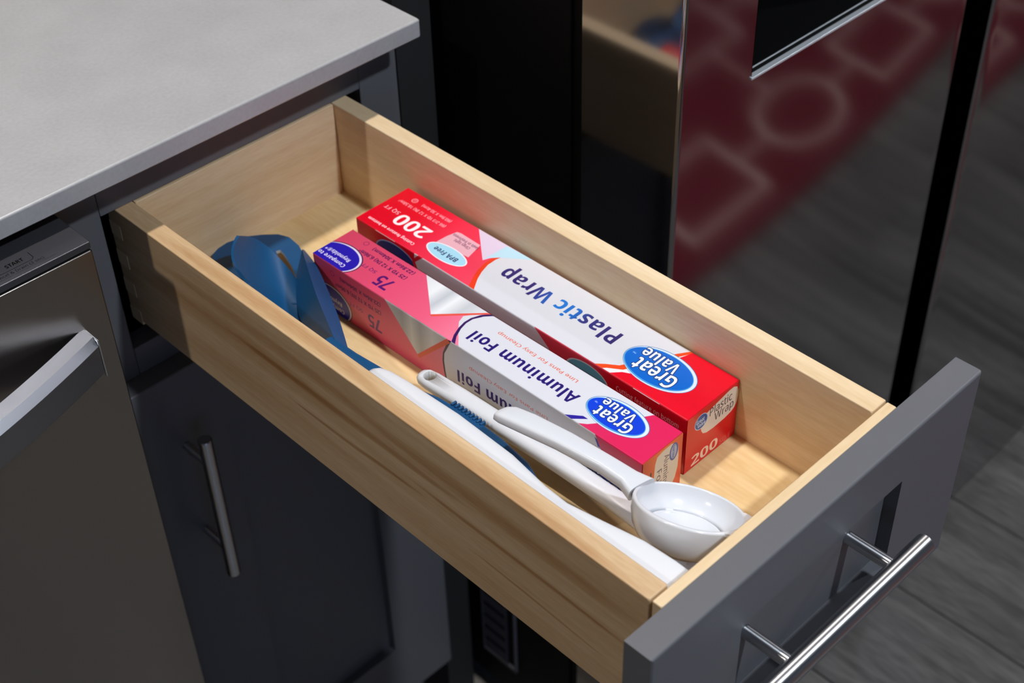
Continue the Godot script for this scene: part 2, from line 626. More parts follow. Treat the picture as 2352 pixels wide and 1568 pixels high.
func materials() -> void:
	mat("paint", Color(0.385, 0.385, 0.40), 0.4, 0.0, 0.4)
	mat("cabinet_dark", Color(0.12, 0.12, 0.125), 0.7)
	mat("black", Color(0.012, 0.012, 0.013), 0.6, 0.0, 0.3)
	mat("black_gloss", Color(0.012, 0.013, 0.015), 0.12)
	mat("wall", Color(0.55, 0.54, 0.52), 0.9)
	mat("ceiling_white", Color(0.75, 0.75, 0.74), 0.9)
	mat("trim", Color(0.8, 0.8, 0.79), 0.5)
	mat("blue_nylon", rgb(4, 74, 122), 0.46)
	mat("white_plastic", Color(0.86, 0.865, 0.885), 0.3)
	mat("white_glossy", Color(0.85, 0.86, 0.885), 0.16)
	mat("kraft", Color(0.72, 0.66, 0.56), 0.9)
	mat("chrome", Color(0.86, 0.87, 0.88), 0.12, 1.0)
	mat("sill", Color(0.93, 0.94, 0.95), 0.35, 0.5)
	mat("vent_grey", Color(0.3, 0.3, 0.33), 0.6)
	var q := mat("quartz", Color.WHITE, 0.3)
	var n1 := noise(3, 0.35, 256, 256, 2)
	var n2 := noise(4, 0.02, 256, 256, 3)
	var im := Image.create_empty(256, 256, false, Image.FORMAT_RGB8)
	for y in 256:
		for x in 256:
			var t := 0.69 + (n1.get_pixel(x, y).r - 0.5) * 0.05 + (n2.get_pixel(x, y).r - 0.5) * 0.04
			im.set_pixel(x, y, Color(t, t * 0.995, t * 1.005))
	q.albedo_texture = ImageTexture.create_from_image(im)
	q.uv1_scale = Vector3(3.0, 3.0, 1)
	# maple and plywood of the drawer box
	var lt := rgb(236, 214, 180)
	var dk := rgb(204, 168, 122)
	wood_mat("maple", wood(1024, 256, 11, lt, dk, 0.45, 0.5, []), 1.6, 6.0)
	wood_mat("maple_end", wood(512, 256, 14, rgb(236, 214, 180), rgb(204, 168, 120), 0.5, 0.35, [[0.0, 0.55, 0.5, 0.62, 0.02, 0.5]]), 2.0, 5.0)
	wood_mat("maple_streaky", wood(1024, 256, 21, rgb(228, 204, 168), rgb(156, 108, 62), 0.25, 0.3, [[0.0, 0.55, 0.55, 0.62, 0.12, 0.21], [0.25, 0.75, 0.62, 0.66, 0.03, 0.38], [0.38, 0.66, 0.42, 0.46, 0.022, 0.45], [0.62, 0.99, 0.52, 0.5, 0.03, 0.41], [0.1, 0.6, 0.8, 0.78, 0.06, 0.22], [0.5, 1.0, 0.78, 0.72, 0.07, 0.26], [0.72, 0.95, 0.3, 0.26, 0.012, 0.41]]), 1.0 / 0.515, 1.0 / 0.103)
	wood_mat("ply", wood(1024, 256, 31, rgb(238, 212, 164), rgb(206, 166, 108), 0.6, 0.4, []), 1.5, 4.0, 0.5)
	for i in 3:
		wood_mat("plank%d" % i, wood(1024, 128, 41 + i * 7, rgb(128, 124, 118), rgb(78, 75, 71), 1.1, 0.9, [[0.1, 0.6, 0.3, 0.5, 0.12, 0.25], [0.4, 0.95, 0.7, 0.6, 0.1, 0.3]]), 0.8, 5.2, 0.42)
	# brushed metals: u of the mesh runs along the brushing
	for d in [["steel_door", Color(0.60, 0.57, 0.55), 0.27, -0.55], ["steel_bar", Color(0.80, 0.80, 0.81), 0.36, 0.85], ["steel_handle", Color(0.62, 0.62, 0.64), 0.33, 0.75], ["fridge_steel", Color(0.6, 0.59, 0.6), 0.09, 0.2]]:
		var s := mat(d[0], d[1], d[2], 1.0)
		s.anisotropy_enabled = true
		s.anisotropy = d[3]
	var ctl := mat("control_grey", Color(0.31, 0.31, 0.33), 0.35, 0.5)
	ctl.metallic_specular = 0.5

func room() -> void:
	# floor: a base and planks running towards the cabinets
	var f := Geo.new()
	f.cbox(V(-2.6, FLOOR_Y - 0.1, -0.72), V(2.7, FLOOR_Y - 0.012, 3.9), 0.0)
	var fl := single("floor", f, M.cabinet_dark, "", "", true)
	fl.set_meta("label", "dark grey-brown wood plank floor")
	var pw := 0.178
	var x := -2.6
	var col := 0
	while x < 2.69:
		var z := -0.72 - fposmod(col * 0.47 + 0.29, 1.2)
		while z < 3.89:
			var z0 := maxf(z, -0.72)
			var z1 := minf(z + 1.2, 3.9)
			if z1 - z0 > 0.02:
				var g := Geo.new()
				g.cbox(V(x + 0.0006, FLOOR_Y - 0.012, z0 + 0.0006), V(minf(x + pw, 2.7) - 0.0006, FLOOR_Y, z1 - 0.0006), 0.0012, 2, Vector2(rng.randf() * 3, rng.randf()))
				obj("plank", g, M["plank%d" % rng.randi_range(0, 2)], fl)
			z += 1.2
		x += pw
		col += 1
	var g1 := Geo.new()
	g1.cbox(V(-2.6, FLOOR_Y, -0.74), V(2.7, CEIL_Y, -0.62), 0.0)
	single("wall_back", g1, M.wall, "plain painted wall behind the cabinets", "", true)
	var g2 := Geo.new()
	g2.cbox(V(-2.72, FLOOR_Y, -0.74), V(-2.6, CEIL_Y, 3.92), 0.0)
	single("wall_left", g2, M.wall, "plain painted wall on the left", "", true)
	var g3 := Geo.new()
	g3.cbox(V(2.7, FLOOR_Y, -0.74), V(2.82, CEIL_Y, 3.92), 0.0)
	single("wall_right", g3, M.wall, "plain painted wall on the right", "", true)
	var g4 := Geo.new()
	g4.cbox(V(-2.6, FLOOR_Y, 3.8), V(-2.4, CEIL_Y, 3.92), 0.0)
	g4.cbox(V(-0.6, FLOOR_Y, 3.8), V(2.7, CEIL_Y, 3.92), 0.0)
	g4.cbox(V(-2.4, FLOOR_Y, 3.8), V(-0.6, 0.15, 3.92), 0.0)
	g4.cbox(V(-2.4, 1.25, 3.8), V(-0.6, CEIL_Y, 3.92), 0.0)
	single("wall_front", g4, M.wall, "plain painted wall with the window", "", true)
	var g5 := Geo.new()
	g5.cbox(V(-2.72, CEIL_Y, -0.74), V(2.82, CEIL_Y + 0.1, 3.92), 0.0)
	single("ceiling", g5, M.ceiling_white, "flat white ceiling", "", true)
	for b in [["baseboard_right", V(2.685, FLOOR_Y, -0.62), V(2.7, FLOOR_Y + 0.1, 3.8)], ["baseboard_left", V(-2.6, FLOOR_Y, -0.62), V(-2.585, FLOOR_Y + 0.1, 3.8)], ["baseboard_front", V(-2.585, FLOOR_Y, 3.785), V(2.685, FLOOR_Y + 0.1, 3.8)]]:
		var g := Geo.new()
		g.cbox(b[1], b[2], 0.003)
		single(b[0], g, M.trim, "white baseboard", "", true)
	var w := Node3D.new()
	w.name = "window_1"
	add_child(w)
	w.position = V(-1.5, 0.15, 3.86)
	w.set_meta("kind", "structure")
	w.set_meta("label", "white framed window in the far wall")
	var fr := Geo.new()
	fr.cbox(V(-2.4, 0.15, 3.83), V(-2.35, 1.25, 3.89), 0.003)
	fr.cbox(V(-0.65, 0.15, 3.83), V(-0.6, 1.25, 3.89), 0.003)
	fr.cbox(V(-2.35, 0.15, 3.83), V(-0.65, 0.2, 3.89), 0.003)
	fr.cbox(V(-2.35, 1.2, 3.83), V(-0.65, 1.25, 3.89), 0.003)
	fr.cbox(V(-1.52, 0.2, 3.84), V(-1.48, 1.2, 3.88), 0.003)
	obj("frame", fr, M.trim, w)
	var gl := mat("glass", Color(1, 1, 1, 0.06), 0.0)
	gl.transparency = BaseMaterial3D.TRANSPARENCY_ALPHA
	for p in [[-2.35, -1.52], [-1.48, -0.65]]:
		var g := Geo.new()
		g.cbox(V(p[0], 0.2, 3.858), V(p[1], 1.2, 3.862), 0.0)
		obj("pane", g, gl, w)

func can(x: float, z: float, energy: float, c: Color, label: String) -> void:
	var t := thing("ceiling_light", label, "ceiling light", V(x, CEIL_Y - 0.012, z), "recessed ceiling lights")
	var ring := Geo.new()
	ring.lathe(V(x, CEIL_Y, z), Vector3.UP, Vector3.RIGHT, [[0.052, -0.001], [0.052, -0.009], [0.06, -0.012], [0.078, -0.008], [0.08, 0.0]], 40)
	obj("trim_ring", ring, M.trim, t)
	var lens := Geo.new()
	lens.lathe(V(x, CEIL_Y, z), Vector3.UP, Vector3.RIGHT, [[0.0005, -0.006], [0.05, -0.006], [0.05, -0.002], [0.0005, -0.002]], 40)
	var m := mat("lamp_lens", c, 0.5)
	m.emission_enabled = true
	m.emission = c
	m.emission_energy_multiplier = 8.0
	obj("lens", lens, m, t)
	var l := SpotLight3D.new()
	l.name = "lamp"
	l.light_color = c
	l.light_energy = energy
	l.light_size = 0.045
	l.spot_angle = 78.0
	l.spot_angle_attenuation = 0.5
	l.spot_range = 12.0
	l.spot_attenuation = 2.0
	l.shadow_enabled = true
	t.add_child(l)
	l.position = Vector3(0, -0.012, 0)
	l.rotation_degrees = Vector3(-90, 0, 0)

func countertop() -> void:
	var g := Geo.new()
	g.cbox(V(-0.69, 0.0472, -0.615), V(0.2585, 0.0637, 0.0406), 0.0022, 0)
	single("countertop", g, M.quartz, "white quartz countertop with square edge over the dishwasher and open drawer", "countertop")
	var p := Geo.new()
	p.cbox(V(-0.688, FLOOR_Y, -0.6), V(-0.662, 0.0472, 0.0), 0.001)
	single("end_panel", p, M.paint, "dark painted end panel under the left end of the counter", "panel")

func base_cabinet() -> void:
	var t := thing("base_cabinet", "dark grey shaker base cabinet with its top drawer pulled out", "cabinet", V(0.107, FLOOR_Y, -0.3))
	var body := Geo.new()
	body.cbox(V(-0.0505, -0.745, -0.6), V(-0.0335, 0.0468, -0.019), 0.0)
	body.cbox(V(0.2466, -0.745, -0.6), V(0.2636, 0.0468, -0.019), 0.0)
	body.cbox(V(-0.0335, -0.745, -0.6), V(0.2466, 0.0468, -0.588), 0.0)
	body.cbox(V(-0.0335, -0.745, -0.588), V(0.2466, -0.728, -0.019), 0.0)
	obj("body", body, M.cabinet_dark, t)
	var fr := Geo.new()
	fr.cbox(V(-0.0505, -0.745, -0.019), V(-0.012, 0.0468, 0.0), 0.0008, 1)
	fr.cbox(V(0.2251, -0.745, -0.019), V(0.2636, 0.0468, 0.0), 0.0008, 1)
	fr.cbox(V(-0.012, 0.0002, -0.019), V(0.2251, 0.0468, 0.0), 0.0008, 0)
	fr.cbox(V(-0.012, -0.165, -0.019), V(0.2251, -0.122, 0.0), 0.0008, 0)
	fr.cbox(V(-0.012, -0.745, -0.019), V(0.2251, -0.706, 0.0), 0.0008, 0)
	obj("face_frame", fr, M.paint, t)
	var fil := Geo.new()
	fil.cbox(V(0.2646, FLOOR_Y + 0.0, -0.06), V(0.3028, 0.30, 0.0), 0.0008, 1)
	obj("filler_strip", fil, M.cabinet_dark, t, "filler strip darkened to near-black in place of shade")  # near-black colour stands in for shade that the lamps leave out here
	var toe := Geo.new()
	toe.cbox(V(-0.0505, FLOOR_Y, -0.08), V(0.2636, -0.745, -0.065), 0.0)
	obj("toe_kick", toe, M.paint, t)
	# door under the drawer
	var dx0 := -0.0425
	var dx1 := 0.2555
	var dy0 := -0.735
	var dy1 := -0.147
	var d := Geo.new()
	d.shaker(V(dx0, dy0, 0.0005), V(dx1, dy1, 0.019), 0.0014, Rect2(0.0422, -0.65 + Y0, 0.1388, 0.428), 0.010)
	var door := obj("door", d, M.paint, t)
	var dh := Geo.new()
	dh.rod(V(0.0025, -0.1925, 0.0515), V(0.0025, -0.3485, 0.0515), 0.0058)
	dh.rod(V(0.0025, -0.2215, 0.0187), V(0.0025, -0.2215, 0.0480), 0.0037, 24)
	dh.rod(V(0.0025, -0.3195, 0.0187), V(0.0025, -0.3195, 0.0480), 0.0037, 24)
	obj("handle", dh, M.steel_bar, door, "vertical brushed steel bar handle")
	# drawer
	var dr := Node3D.new()
	dr.name = "drawer"
	dr.set_meta("label", "open maple drawer box behind a dark grey shaker front")
	t.add_child(dr)
	dr.position = V(0.107, -0.102, 0.25) - t.position
	var ls := Geo.new()
	ls.cbox(V(0.0, -0.1025, -0.0135), V(0.0153, 0.0, 0.5010), 0.0011, 2, Vector2(0.0135, 0.1025 - Y0))
	obj("side_panel", ls, M.maple_streaky, dr)
	var rs := Geo.new()
	rs.cbox(V(0.197, -0.1025, -0.0135), V(0.2123, 0.0, 0.5010), 0.0011, 2, Vector2(0.2, 0.03))
	obj("side_panel", rs, M.maple, dr)
	var bk := Geo.new()
	bk.cbox(V(0.0155, -0.1025, -0.0132), V(0.1968, -0.0003, 0.0018), 0.0008, 0, Vector2(0.1, 0.05))
	obj("back_panel", bk, M.maple, dr)
	var bt := Geo.new()
	bt.cbox(V(0.0145, -0.0885, 0.0008), V(0.1978, -0.0818, 0.5020), 0.0, 2)
	obj("bottom_panel", bt, M.ply, dr)
	var ft := Geo.new()
	ft.cbox(V(0.0008, -0.1025, 0.5018), V(0.2115, -0.0002, 0.5088), 0.0009, 0, Vector2(0.3, 0.0))
	obj("front_wall", ft, M.maple_end, dr)
	for k in 4:   # ends of the dovetails that show at the back of the left side
		var g := Geo.new()
		var y := -0.0135 - k * 0.0262
		g.cbox(V(-0.0004, y - 0.0125, -0.0128), V(0.004, y, 0.0012), 0.0002, 1)
		obj("dovetail", g, M.maple_end, dr)
	var x0 := -0.0285
	var x1 := 0.2731
	var yb := -0.1595
	var zb := 0.5090
	var zf := 0.5278
	var p := Geo.new()
	p.shaker(V(x0, yb, zb), V(x1, 0.0, zf), 0.0022, Rect2(0.0476, -0.117 + Y0, 0.1512, 0.077), 0.5189)
	obj("drawer_front", p, M.paint, dr, "dark grey recessed panel drawer front")
	var h := Geo.new()
	var hy := -0.0665
	var hz := 0.5545
	h.rod(V(0.0350, hy, hz), V(0.1905, hy, hz), 0.0062, 48)
	h.rod(V(0.0640, hy, 0.5185), V(0.0640, hy, hz - 0.004), 0.0042, 32)
	h.rod(V(0.1615, hy, 0.5185), V(0.1615, hy, hz - 0.004), 0.0042, 32)
	obj("handle", h, M.steel_bar, dr, "horizontal brushed steel bar handle on two posts")

func dishwasher() -> void:
	var t := thing("dishwasher", "stainless steel dishwasher with bowed bar handle under the counter", "dishwasher", V(-0.355, FLOOR_Y, -0.25))
	var x0 := -0.658
	var x1 := -0.0523
	var b := Geo.new()
	b.cbox(V(x0 + 0.004, -0.80, -0.58), V(x1 - 0.004, 0.020, 0.030), 0.0)
	b.cbox(V(x0 + 0.02, FLOOR_Y, -0.5), V(x1 - 0.02, -0.80, -0.03), 0.0)
	obj("body", b, M.black, t)
	var d := Geo.new()
	d.cbox(V(x0, -0.745, 0.031), V(x1, 0.0277, 0.064), 0.0014, 0)
	var door := obj("door", d, M.steel_door, t)
	var c := Geo.new()
	c.cbox(V(x0, 0.0286, -0.02), V(x1, 0.0342, 0.0636), 0.0008, 0)
	obj("control_strip", c, M.control_grey, t, "dark grey touch control strip")
	# lettering on the control strip, as a printed film
	var cv := Canvas.new(130.0, 30.0, 8.0, Color(0.31, 0.31, 0.33))
	var ink := Color(0.03, 0.03, 0.035)
	line(cv, "START", 99.5, 112.0, 21.2, 17.6, ink, true)
	for r in [[93.5, 24.0, 116.0, 24.4], [117.6, 15.5, 118.0, 22.4], [91.9, 15.5, 92.3, 22.4]]:
		cv.fill([pv([r[0], r[1], r[2], r[1], r[2], r[3], r[0], r[3]])], ink)
	cv.fill([pv([116.0, 24.0, 117.6, 22.4, 118.0, 22.4, 116.2, 24.4])], ink)
	cv.fill([pv([93.9, 24.0, 92.3, 22.4, 91.9, 22.4, 93.5, 24.4])], ink)
	line(cv, "Cancel & Drain (3 sec)", 87.0, 122.5, 28.6, 25.8, ink)
	line(cv, "DELAY", 40.0, 54.0, 21.2, 17.6, ink, true)
	var fm := mat("control_print", Color.WHITE, 0.35, 0.5)
	fm.albedo_texture = cv.texture()
	var fg := Geo.new()
	var fx0 := -0.205
	var fx1 := -0.075
	fg.quad(V(fx0, 0.03435, 0.0295), V(fx1, 0.03435, 0.0295), V(fx1, 0.03435, 0.0595), V(fx0, 0.03435, 0.0595), Vector3.UP, Vector2(0, 0), Vector2(1, 0), Vector2(1, 1), Vector2(0, 1))
	obj("printed_legend", fg, fm, t)
	# bowed handle
	var sec := [Vector2(-0.002, 0.0162), Vector2(0.0100, 0.01575), Vector2(0.0150, 0.0104), Vector2(0.0140, -0.0135), Vector2(0.010, -0.0160), Vector2(0.0, -0.0165)]
	var h := Geo.new()
	var N := 48
	var hx0 := -0.638
	var hx1 := -0.0725
	var P := []
	for i in N + 1:
		var x := lerpf(hx0, hx1, float(i) / N)
		var q := (x - (hx0 + hx1) / 2) / ((hx1 - hx0) / 2)
		var z := 0.0645 + 0.055 * (1.0 - q * q)
		var row := []
		for s in sec:
			row.append(V(x, -0.0445 + s.y, z + s.x))
		P.append(row)
	for j in sec.size():
		var j1 := (j + 1) % sec.size()
		var two := []
		for i in N + 1:
			two.append(PackedVector3Array([P[i][j], P[i][j1]]))
		h.grid(two, false, -1.0)
	for i in [0, N]:
		var nn := Vector3(-1 if i == 0 else 1, 0, 0)
		for j in range(1, sec.size() - 1):
			h.tri(P[i][0], P[i][j], P[i][j + 1], nn, nn, nn)
	obj("handle", h, M.steel_handle, t, "bowed brushed steel bar handle")
	var cap := Geo.new()
	for i in 1:
		var q := [Vector3(-0.0728, -0.0445 + 0.019, 0.064), Vector3(-0.0728, -0.0445 + 0.0145, 0.0752)]
		cap.cbox(V(-0.0724, -0.0612, 0.0638), V(-0.0710, -0.0290, 0.0798), 0.0005, 1)
	obj("handle_cap", cap, M.chrome, t)

func fridge_door(g: Geo, x0: float, x1: float, zf: float, zb: float, holes: Array) -> void:
	# gently bowed front with rounded vertical edges; holes: [[x0, x1, y0, y1]] left open
	var xc := (x0 + x1) / 2
	var hw := (x1 - x0) / 2
	var r := 0.0035
	var xs := []
	for i in 9:
		xs.append(x0 + r * (1.0 - cos(PI / 2 * i / 8)))
	for i in range(1, 40):
		xs.append(lerpf(x0 + r, x1 - r, i / 40.0))
	for i in range(8, -1, -1):
		xs.append(x1 - r * (1.0 - cos(PI / 2 * i / 8)))
	for hl in holes:
		xs.append(hl[0])
		xs.append(hl[1])
	xs.sort()
	var zs := func(x: float) -> float:
		var q := (x - xc) / hw
		var z: float = zf + 0.0035 * (1.0 - q * q)
		var e := minf(x - x0, x1 - x)
		if e < r:
			z -= r - sqrt(maxf(0.0, r * r - (r - e) * (r - e)))
		return z
	var ns := func(x: float) -> Vector3:
		var q := (x - xc) / hw
		var n := Vector3(0.0035 * 2 * q / hw, 0, 1).normalized()
		var e := minf(x - x0, x1 - x)
		if e < r:
			var a := asin(clampf((r - e) / r, 0, 1))
			var sg := -1.0 if x < xc else 1.0
			n = Vector3(sg * sin(a), 0, cos(a))
		return n
	var ya := FLOOR_Y + 0.055
	var yb := 0.93
	var ys := [ya, yb]
	for hl in holes:
		ys.append(hl[2])
		ys.append(hl[3])
	ys.sort()
	for i in xs.size() - 1:
		for j in ys.size() - 1:
			var cx: float = (xs[i] + xs[i + 1]) / 2
			var cy: float = (ys[j] + ys[j + 1]) / 2
			var open := false
			for hl in holes:
				open = open or (cx > hl[0] and cx < hl[1] and cy > hl[2] and cy < hl[3])
			if open or xs[i + 1] - xs[i] < 1e-7: continue
			var a: Vector3 = V(xs[i], ys[j], zs.call(xs[i]))
			var b: Vector3 = V(xs[i + 1], ys[j], zs.call(xs[i + 1]))
			var c: Vector3 = V(xs[i + 1], ys[j + 1], zs.call(xs[i + 1]))
			var d: Vector3 = V(xs[i], ys[j + 1], zs.call(xs[i]))
			var na: Vector3 = ns.call(xs[i])
			var nb: Vector3 = ns.call(xs[i + 1])
			g.tri(a, b, c, na, nb, nb, Vector2(a.y, a.x), Vector2(b.y, b.x), Vector2(c.y, c.x))
			g.tri(a, c, d, na, nb, na, Vector2(a.y, a.x), Vector2(c.y, c.x), Vector2(d.y, d.x))
	var ze: float = zs.call(x0)
	for s in [[x0, -1.0], [x1, 1.0]]:
		g.quad(V(s[0], ya, zb), V(s[0], ya, ze), V(s[0], yb, ze), V(s[0], yb, zb), Vector3(s[1], 0, 0), Vector2(ya, zb), Vector2(ya, ze), Vector2(yb, ze), Vector2(yb, zb))
	for s in [[ya, -1.0], [yb, 1.0]]:
		g.quad(V(x0, s[0], zb), V(x1, s[0], zb), V(x1, s[0], ze), V(x0, s[0], ze), Vector3(0, s[1], 0))
	g.quad(V(x0, ya, zb), V(x1, ya, zb), V(x1, yb, zb), V(x0, yb, zb), Vector3(0, 0, -1))

func refrigerator() -> void:
	var t := thing("refrigerator", "dark stainless side-by-side refrigerator with a dispenser recess in its left door", "refrigerator", V(0.73, FLOOR_Y, -0.2))
	var b := Geo.new()
	b.cbox(V(0.315, FLOOR_Y + 0.03, -0.6), V(1.150, 0.92, 0.1424), 0.002)
	for fx in [0.36, 1.1]:
		for fz in [-0.55, 0.08]:
			b.cbox(V(fx - 0.02, FLOOR_Y, fz - 0.02), V(fx + 0.02, FLOOR_Y + 0.03, fz + 0.02), 0.002)
	obj("body", b, M.black, t)
	var gk := Geo.new()
	gk.cbox(V(0.319, FLOOR_Y + 0.06, 0.1424), V(0.700, 0.925, 0.1545), 0.0)
	gk.cbox(V(0.757, FLOOR_Y + 0.06, 0.1424), V(1.146, 0.925, 0.1545), 0.0)
	obj("gasket", gk, M.black, t)
	var hole := [0.3931, 0.598, 0.0394, 0.36]
	var d1 := Geo.new()
	fridge_door(d1, 0.315, 0.7034, 0.2490, 0.1544, [hole])
	var left := obj("door", d1, M.fridge_steel, t)
	var d2 := Geo.new()
	fridge_door(d2, 0.754, 1.150, 0.2490, 0.1544, [])
	obj("door", d2, M.fridge_steel, t)
	# dispenser recess: an open black tray with a bright sill
	var r := Geo.new()
	var hz := 0.2515
	var bz := 0.175
	r.quad(V(hole[0], hole[2], bz), V(hole[1], hole[2], bz), V(hole[1], hole[3], bz), V(hole[0], hole[3], bz), Vector3(0, 0, 1))
	r.quad(V(hole[0], hole[2], bz), V(hole[0], hole[2], hz), V(hole[0], hole[3], hz), V(hole[0], hole[3], bz), Vector3(1, 0, 0))
	r.quad(V(hole[1], hole[2], bz), V(hole[1], hole[2], hz), V(hole[1], hole[3], hz), V(hole[1], hole[3], bz), Vector3(-1, 0, 0))
	r.quad(V(hole[0], hole[2], bz), V(hole[1], hole[2], bz), V(hole[1], hole[2], hz), V(hole[0], hole[2], hz), Vector3(0, 1, 0))
	r.quad(V(hole[0], hole[3], bz), V(hole[1], hole[3], bz), V(hole[1], hole[3], hz), V(hole[0], hole[3], hz), Vector3(0, -1, 0))
	obj("dispenser_recess", r, M.black, left, "black dispenser recess")
	var s := Geo.new()
	s.cbox(V(hole[0] - 0.001, hole[2] - 0.0016, hz - 0.004), V(hole[1] + 0.001, hole[2] + 0.0008, hz + 0.0014), 0.0006, 0)
	s.cbox(V(hole[0] + 0.001, hole[2] + 0.0004, hz - 0.0085), V(hole[1] - 0.001, hole[2] + 0.0014, hz - 0.0075), 0.0002, 0)
	obj("dispenser_sill", s, M.sill, left, "bright chrome sill")
	# vent low on the side
	var v := Geo.new()
	var vz0 := 0.0095
	var vz1 := 0.0630
	var vy0 := -0.775
	var vy1 := -0.625
	v.cbox(V(0.3115, vy0, vz0), V(0.3155, vy0 + 0.005, vz1), 0.0006)
	v.cbox(V(0.3115, vy1 - 0.005, vz0), V(0.3155, vy1, vz1), 0.0006)
	v.cbox(V(0.3115, vy0, vz1 - 0.003), V(0.3155, vy1, vz1), 0.0006)
	v.cbox(V(0.3115, vy0, vz1 - 0.016), V(0.3155, vy1, vz1 - 0.014), 0.0004)
	v.cbox(V(0.3115, vy0, vz0), V(0.3155, vy1, vz0 + 0.002), 0.0004)
	var vent := obj("vent_grille", v, M.vent_grey, t, "small grey louvred vent grille low on the dark side")
	for k in 7:
		var g := Geo.new()
		var y := vy0 + 0.006 + k * 0.0205
		g.cbox(V(0.3122, y, vz0 + 0.002), V(0.3152, y + 0.0145, vz1 - 0.0165), 0.0006)
		obj("slat", g, M.vent_grey, vent)

func rug() -> void:
	# woven runner: red ground, cream outlines of linked rings and squares
	var W := 1750.0
	var H := 900.0
	var cv := Canvas.new(W, H, 0.64, rgb(116, 40, 50))
	var cream := rgb(196, 158, 150)
	var half := 11.0
	var outline := func(pts: PackedVector2Array) -> void:
		var c := pts.size()
		for i in c:
			var a := pts[i]
			var b := pts[(i + 1) % c]
			var d := (b - a).normalized() * half
			var nn := Vector2(-d.y, d.x)
			cv.fill([PackedVector2Array([a - d * 0.5 + nn, b + d * 0.5 + nn, b + d * 0.5 - nn, a - d * 0.5 - nn])], cream)
	# x in mm from the rug's left end (world x 0.75), y in mm from its near edge (world z 0.85)
	for row in 2:
		for k in 5:
			var cx := 825.0 + (k - 2) * 350.0
			var cy := 170.0 + row * 400.0
			if (k + row) % 2 == 1:
				outline.call(pv([cx - 118, cy - 94, cx + 118, cy - 94, cx + 118, cy + 94, cx - 118, cy + 94]))
			else:
				outline.call(cv.ell(cx, cy, 118, 98))
			cv.fill([pv([cx + 116, cy - 8, cx + 232, cy - 8, cx + 232, cy + 8, cx + 116, cy + 8])], cream)
			cv.fill([pv([cx - 7, cy + 95, cx + 7, cy + 95, cx + 7, cy + 305, cx - 7, cy + 305])], cream)
	var m := mat("rug_weave", Color.WHITE, 0.95, 0.0, 0.2)
	m.albedo_texture = cv.texture()
	var g := Geo.new()
	var lo := V(0.75, FLOOR_Y + 0.0006, 0.85)
	var hi := V(2.5, FLOOR_Y + 0.009, 1.75)
	g.cbox(lo, hi, 0.002, 0)
	for i in g.v.size():
		g.u[i] = Vector2((g.v[i].x - lo.x) / 1.75, (g.v[i].z - lo.z) / 0.9)
	single("rug", g, m, "red woven runner rug with pale linked outlines in front of the fridge", "rug")

# carton with printed faces: F the top corner at its front left, a towards the back, b to the right
func carton(F: Vector3, a: Vector3, b: Vector3, L: float, W: float, H: float, cw: float, ch: float, tex: Texture2D, t: Node3D) -> void:
	var m := mat("print_" + t.name, Color.WHITE, 0.30)
	m.albedo_texture = tex
	var dn := Vector3.DOWN
	var bv := 0.0009
	var at := func(s: float, tt: float, d: float) -> Vector3: return F + a * s + b * tt + dn * d
	var sw := W * 1000
	var sh := H * 1000
	var uv := func(xm: float, ym: float) -> Vector2: return Vector2(xm / cw, ym / ch)
	# section: [t, d, printed row]
	var sec := [[0.0, H, 0.0], [0.0, bv, sh - bv * 1000], [bv * 0.3, bv * 0.3, sh], [bv, 0.0, sh + bv * 1000], [W - bv, 0.0, sh + sw - bv * 1000], [W - bv * 0.3, bv * 0.3, sh + sw], [W, bv, sh + sw + 1], [W, H, sh + sw + 6], [0.0, H, sh + sw + 10]]
	var g := Geo.new()
	for i in sec.size() - 1:
		var p: Array = sec[i]
		var q: Array = sec[i + 1]
		var e: Vector3 = b * (q[0] - p[0]) + dn * (q[1] - p[1])
		var nn := a.cross(e).normalized()
		var c: Vector3 = at.call(0.0, (p[0] + q[0]) / 2, (p[1] + q[1]) / 2) - at.call(0.0, W / 2, H / 2)
		if nn.dot(c) < 0: nn = -nn
		g.quad(at.call(0.0, p[0], p[1]), at.call(L, p[0], p[1]), at.call(L, q[0], q[1]), at.call(0.0, q[0], q[1]), nn, uv.call(0.0, p[2]), uv.call(L * 1000, p[2]), uv.call(L * 1000, q[2]), uv.call(0.0, q[2]))
	g.quad(at.call(L, 0.0, 0.0), at.call(L, W, 0.0), at.call(L, W, H), at.call(L, 0.0, H), a, uv.call(L * 1000 - 1, sh + 2), uv.call(L * 1000 - 1, sh + sw - 2), uv.call(L * 1000 - 2, sh + sw - 2), uv.call(L * 1000 - 2, sh + 2))
	obj("carton", g, m, t)
	# front end: glued flap, standing a little proud of the ends of the side walls
	var f := Geo.new()
	var o := L * 1000 + 6
	var i0 := 0.0004
	var z0 := -0.0005
	f.quad(at.call(z0, i0, i0), at.call(z0, W - i0, i0), at.call(z0, W - i0, H - i0), at.call(z0, i0, H - i0), -a, uv.call(o + i0 * 1000, i0 * 1000), uv.call(o + sw, i0 * 1000), uv.call(o + sw, sh), uv.call(o + i0, sh))
	for q in [[i0, i0, W - i0, i0, dn * -1.0], [W - i0, i0, W - i0, H - i0, b], [i0, H - i0, i0, i0, b * -1.0], [W - i0, H - i0, i0, H - i0, dn]]:
		var u0: Vector2 = uv.call(o + 1.0, sh - 1.0)
		f.quad(at.call(z0, q[0], q[1]), at.call(z0, q[2], q[3]), at.call(0.0015, q[2], q[3]), at.call(0.0015, q[0], q[1]), q[4], u0, u0, u0, u0)
	obj("end_flap", f, m, t)

